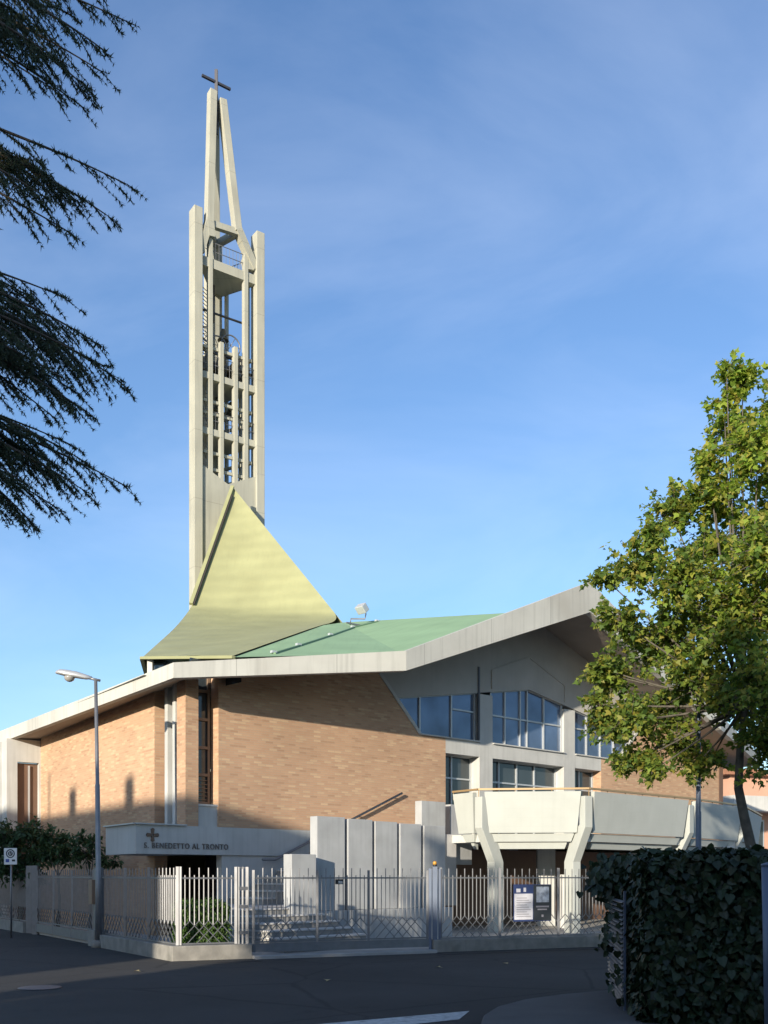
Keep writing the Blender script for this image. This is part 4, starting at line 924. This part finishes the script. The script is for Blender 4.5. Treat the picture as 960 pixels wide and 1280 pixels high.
# cedar at the left edge: trunk out of frame, long drooping sprays
rg = random.Random(17)
KC = 0.62; cb = V((-4.1, 4.1, 0))
ced = thing('cedar_tree', 'dark cedar whose drooping branches hang in from the left edge', 'tree', cb)
wood = MB(); nd = MB()
wood.tube([cb-UP*0.1, cb+V((0.05, 0, 2)), cb+V((0, 0.05, 4)), cb+V((0.05, 0, 6.0))], [0.20, 0.17, 0.11, 0.03], 12)
def tuft(p, d, ln, k):
    for _ in range(k):
        a = (d*0.55+rnd_dir(rg)).normalized(); s = a.orthogonal().normalized()*ln*0.13
        q = p+a*ln*rg.uniform(.7, 1.15); b = len(nd.v); nd.v += [p-s, p+s, q]; nd.f.append([b, b+1, b+2]); nd.sm.append(False)
def twig(p, d, ln, w, needles):
    n = max(3, int(ln/0.018)); pts = [p]
    for i in range(n):
        d = (d+V((rg.uniform(-.06, .06), rg.uniform(-.06, .06), rg.uniform(-.08, .03)))).normalized(); pts.append(pts[-1]+d*ln/n)
    wood.tube([pts[0], pts[len(pts)//2], pts[-1]], [w, w*0.7, w*0.3], 3, cap=False)
    for i in range(1, n+1):
        tuft(pts[i], d, 0.0215*rg.uniform(.6, 1.25), needles)
    return pts
def spray(a, c, sag, dens, needles, side_len=0.8):
    mid = a.lerp(c, 0.6)+UP*sag
    n = 36; main = bez(a, mid, c, n)
    wood.tube(main, [0.017*(1-i/n)+0.002 for i in range(n+1)], 5, cap=False)
    for i in range(5, n+1):
        p = main[i]; dm = (main[i]-main[i-1]).normalized(); sdv = dm.cross(UP).normalized()
        seen = p.x/p.y*1250+480 > -70
        if seen and i % 2 == 1: continue
        for sgn in (-1, 1):
            for _ in range(dens if seen else 1):
                f = 1-(max(0, i-16)/(n-16))**1.5*0.75
                d = (dm*1.0+sdv*sgn*rg.uniform(.1, .7)-UP*rg.uniform(-0.05, 0.5)).normalized(); ln = side_len*f*rg.uniform(.35, 1.0)
                pts = twig(p, d, ln, 0.0024, needles if seen else 5)
                if not seen: continue
                for j in range(4, len(pts)-1, 5):
                    d2 = (d*1.0+sdv*rg.uniform(-.7, .7)-UP*rg.uniform(-0.1, .5)).normalized()
                    twig(pts[j], d2, ln*0.33*rg.uniform(.5, 1), 0.0018, needles)
    twig(main[-2], (main[-1]-main[-3]).normalized(), 0.08, 0.003, needles)
tips = [(152, 26, 6.9, .25), (124, 62, 6.6, .3), (120, 88, 7.2, .25), (106, 112, 6.7, .2), (96, 132, 7.1, .2), (-10, 30, 6.4, .3), (60, -30, 7.4, .3), (120, -40, 6.8, .3),
        (155, 231, 6.9, .28), (130, 270, 7.0, .2), (78, 288, 6.7, .1), 
        (74, 371, 7.0, .2), (114, 428, 7.0, .25), (122, 456, 6.7, .2), (146, 478, 7.0, .25), (106, 516, 6.8, .15), (80, 500, 7.2, .2), (40, 470, 7.1, .2), (10, 440, 6.8, .2),
        (78, 553, 7.1, .15), (96, 574, 6.9, .18), (146, 604, 7.0, .22), (98, 612, 6.8, .1), (62, 632, 7.2, .1), (32, 650, 6.9, .1), (20, 600, 6.7, .1), (40, 60, 6.5, .2), (60, 110, 7.4, .2), (40, 225, 7.3, .2), (60, 420, 7.3, .2), (70, 470, 6.5, .2), (40, 440, 6.4, .2), (90, 490, 7.3, .2), (50, 40, 7.2, .2), (85, 20, 7.0, .25), (30, 30, 6.9, .2), (70, 75, 6.4, .2), (50, 245, 6.6, .2), (90, 250, 7.2, .2), (30, 370, 7.2, .2), (50, 400, 6.8, .2), (90, 450, 7.2, .2), (60, 520, 6.9, .2), (60, 590, 7.1, .2), (30, 580, 6.9, .2)]
limbs = {}
for tp in tips: limbs.setdefault(sum(tp[1] > q for q in (150, 330, 535)), []).append(tp)
for grp in limbs.values():                                   # one limb for each layer, its sprays leave it one after another
    ends = [at(px+5, py, d*KC) for px, py, d, sag in grp]; mc = sum(ends, V((0, 0, 0)))/len(ends)
    st = V((cb.x, cb.y, mc.z+0.75)); le = st.lerp(mc, 0.70)+UP*0.12
    limb = bez(st, st.lerp(le, 0.5)+UP*0.22+V((0.1, 0.2, 0)), le, 12)
    wood.tube(limb, [0.055-0.0036*i for i in range(13)], 8)
    for i, ((px, py, d, sag), c) in enumerate(zip(grp, ends)):
        a = limb[4+(i*5) % 9]
        spray(a, c, (sag+0.15)*KC*0.7, 1, 8, 0.46)
    for i in range(3, 11):
        for sgn in (-1, 1, 1):
            c = limb[i]+V((rg.uniform(0.1, 0.6), sgn*rg.uniform(0.5, 1.3), rg.uniform(-0.35, 0.1)))
            if c.x/c.y*1250+480 < -60: spray(limb[i], c, 0.08, 1, 6, 0.36)
for k in range(26):                                          # the rest of the tree, outside the picture
    an = rg.uniform(rad(60), rad(265)); z0 = rg.uniform(3.0, 5.7); ln = (6.6-z0)*0.55+0.4
    a = cb+UP*z0; c = a+V((math.cos(an)*ln, math.sin(an)*ln, -0.4))
    mid = a.lerp(c, .5)+UP*.3; mn = bez(a, mid, c, 8); wood.tube(mn, [0.022*(1-i/9) for i in range(9)], 5, cap=False)
    for p in mn[2:]:
        for _ in range(9): twig(p, (c-a).normalized()+rnd_dir(rg)*0.7-UP*0.2, 0.3, 0.004, 4)
wood.build('trunk', M['cedarbark'], ced, recalc=False, uv=False); nd.build('foliage', M['cedar'], ced, recalc=False, uv=False)

# fallen leaves on the street
rg = random.Random(2); lfb = None
for i, (px, y) in enumerate(((168, 1215), (545, 1210), (362, 1196), (86, 1172), (630, 1205), (410, 1226))):
    mb = MB(); p = P(px, y)+UP*0.012; a = rg.uniform(0, 6.28)
    add_leaf(mb, p, V((math.cos(a), math.sin(a), 0.1)).normalized(), UP, 0.13, leaf_shape('maple'), 0.3)
    tag(mb.build('fallen_leaf', M['dryleaf'], recalc=False), 'dry yellow leaf lying on the dark asphalt', 'leaf', 'fallen leaves on the street')

# ------------------------------------------------------------------ pink house far right, neighbour house, added shade houses and maples
pk = thing('apartment_house', 'pink rendered house with a white band seen behind the maple trunk', 'house', V((21, 50, 0)))
def house(parent, o, ex, w, dp, h, wallm, rows, band=None):
    ex = V(ex).normalized(); ey = V((-ex.y, ex.x, 0)); mb = MB(); mb.box(o, ex*w, ey*dp, UP*h); mb.build('wall', wallm, parent)
    for z in rows:
        k = int(w/2.6)
        for i in range(k):
            c = o+ex*((i+0.5)*w/k)
            mb = MB(); mb.box(c-ex*0.6+UP*z-ey*0.05, ex*1.2, ey*0.06, UP*1.4); wv = mb.build('window', M['alu'], parent)
            mb = MB(); mb.box(c-ex*0.52+UP*(z+0.08)-ey*0.06, ex*1.04, ey*0.02, UP*1.24); mb.build('pane', M['darkglass'], wv)
    if band:
        for z in band: mb = MB(); mb.box(o-ey*0.9-ex*0.2+UP*z, ex*(w+.4), ey*0.88, UP*0.6); mb.build('balcony_band', M['white'], parent)
house(pk, V((17.3, 50, 0)), (0.93, 0.36, 0), 12, 9, 6.6, M['pink'], (0.9, 3.0), None)
mb = MB(); mb.box(V((17.0, 48.6, 4.75)), V((12, 4.6, 0)), V((-0.4, 1.2, 0)), UP*0.75); mb.build('balcony_band', M['white'], pk)
mb = MB(); mb.prism([V((16.9, 49.4, 6.6)), V((28.8, 54.0, 6.6)), V((25.4, 63, 6.6)), V((13.5, 58.4, 6.6))], UP*0.3); mb.build('roof', M['tiles'], pk)

E1 = V((-20.1, -5.3, 0)); E2 = E1+dL*11; E0 = E1-dL*4.4          # its roof line throws the level shade on the left flank
hs = thing('neighbour_house', 'cream house across the street whose roof and chimneys shade the church', 'house', E1)
bk = nL*9.0
HH = 10.14
mb = MB(); mb.prism([E0, E2, E2+bk, E0+bk], UP*(HH-0.3)); mb.build('wall', M['cream'], hs)
mb = MB(); q = [E0, E2, E2+bk, E0+bk]
mb.prism([p+UP*(HH-0.29) for p in q], UP*0.29); rf = mb.build('roof', M['tiles'], hs)
for s, w, h in ((1.3, 0.42, 0.85), (6.0, 0.42, 0.85), (8.6, 0.10, 1.5)):
    mb = MB(); mb.box(E1+dL*s+nL*0.5+UP*HH, dL*w, nL*w, UP*h); mb.build('chimney', M['tiles'], rf)
for s in (-3, 0, 3, 6, 9):
    for z in (1.2, 4.2, 7.4):
        mb = MB(); mb.box(E1+dL*s-nL*0.03+UP*z, dL*1.1, -nL*0.04, UP*1.5); mb.build('window', M['darkglass'], hs)
# unseen low houses and maples, added behind the viewer to shade the scene
lh = thing('low_shade_house', 'unseen low rendered house added to shade the street and gate', 'house', V((-9, -9, 0)))
mb = MB(); mb.abox(-14, -5.5, -14, -8.5, 0, 5.6); mb.build('wall', M['pink'], lh)
mb = MB(); mb.prism([V((-14.3, -8.2, 5.6)), V((-14.3, -14.3, 5.6)), V((-14.3, -11.2, 7.5))], V((9.1, 0, 0))); mb.build('roof', M['tiles'], lh)
for x in (-13, -10, -7):
    mb = MB(); mb.abox(x, x+1.1, -8.5, -8.46, 1.0, 2.5); mb.build('window', M['darkglass'], lh)
lh = thing('low_shade_house', 'unseen long cream low house added to shade the hedge', 'house', V((4, -8, 0)))
mb = MB(); mb.abox(-2.5, 13, -13, -5.5, 0, 5.7); mb.build('wall', M['cream'], lh)
mb = MB(); mb.prism([V((-2.8, -5.2, 5.7)), V((-2.8, -13.3, 5.7)), V((-2.8, -9.2, 7.4))], V((16.1, 0, 0))); mb.build('roof', M['tiles'], lh)
for x in (-1, 2, 5, 8, 11):
    mb = MB(); mb.abox(x, x+1.1, -5.5, -5.46, 1.0, 2.5); mb.build('window', M['darkglass'], lh)
for dx, dy, z, rz, lab in ((-10.9, -23.5, 0, 1.1, 'unseen maple added for shade, between the two low houses'), (9.5, -24.0, 0, 3.9, 'unseen maple added for shade, by the end of the street'), (-18.5, -21.3, 0, 5.0, 'unseen young maple added to dapple the stair panels, in front of the tall cream house')):
    c = copy_tree(maple); c.scale = (0.62, 0.62, 0.86) if rz >= 5.0 else (1, 1, 1); c.location = mbase+V((dx, dy, z)); c['label'] = lab; c.rotation_euler.z = rz
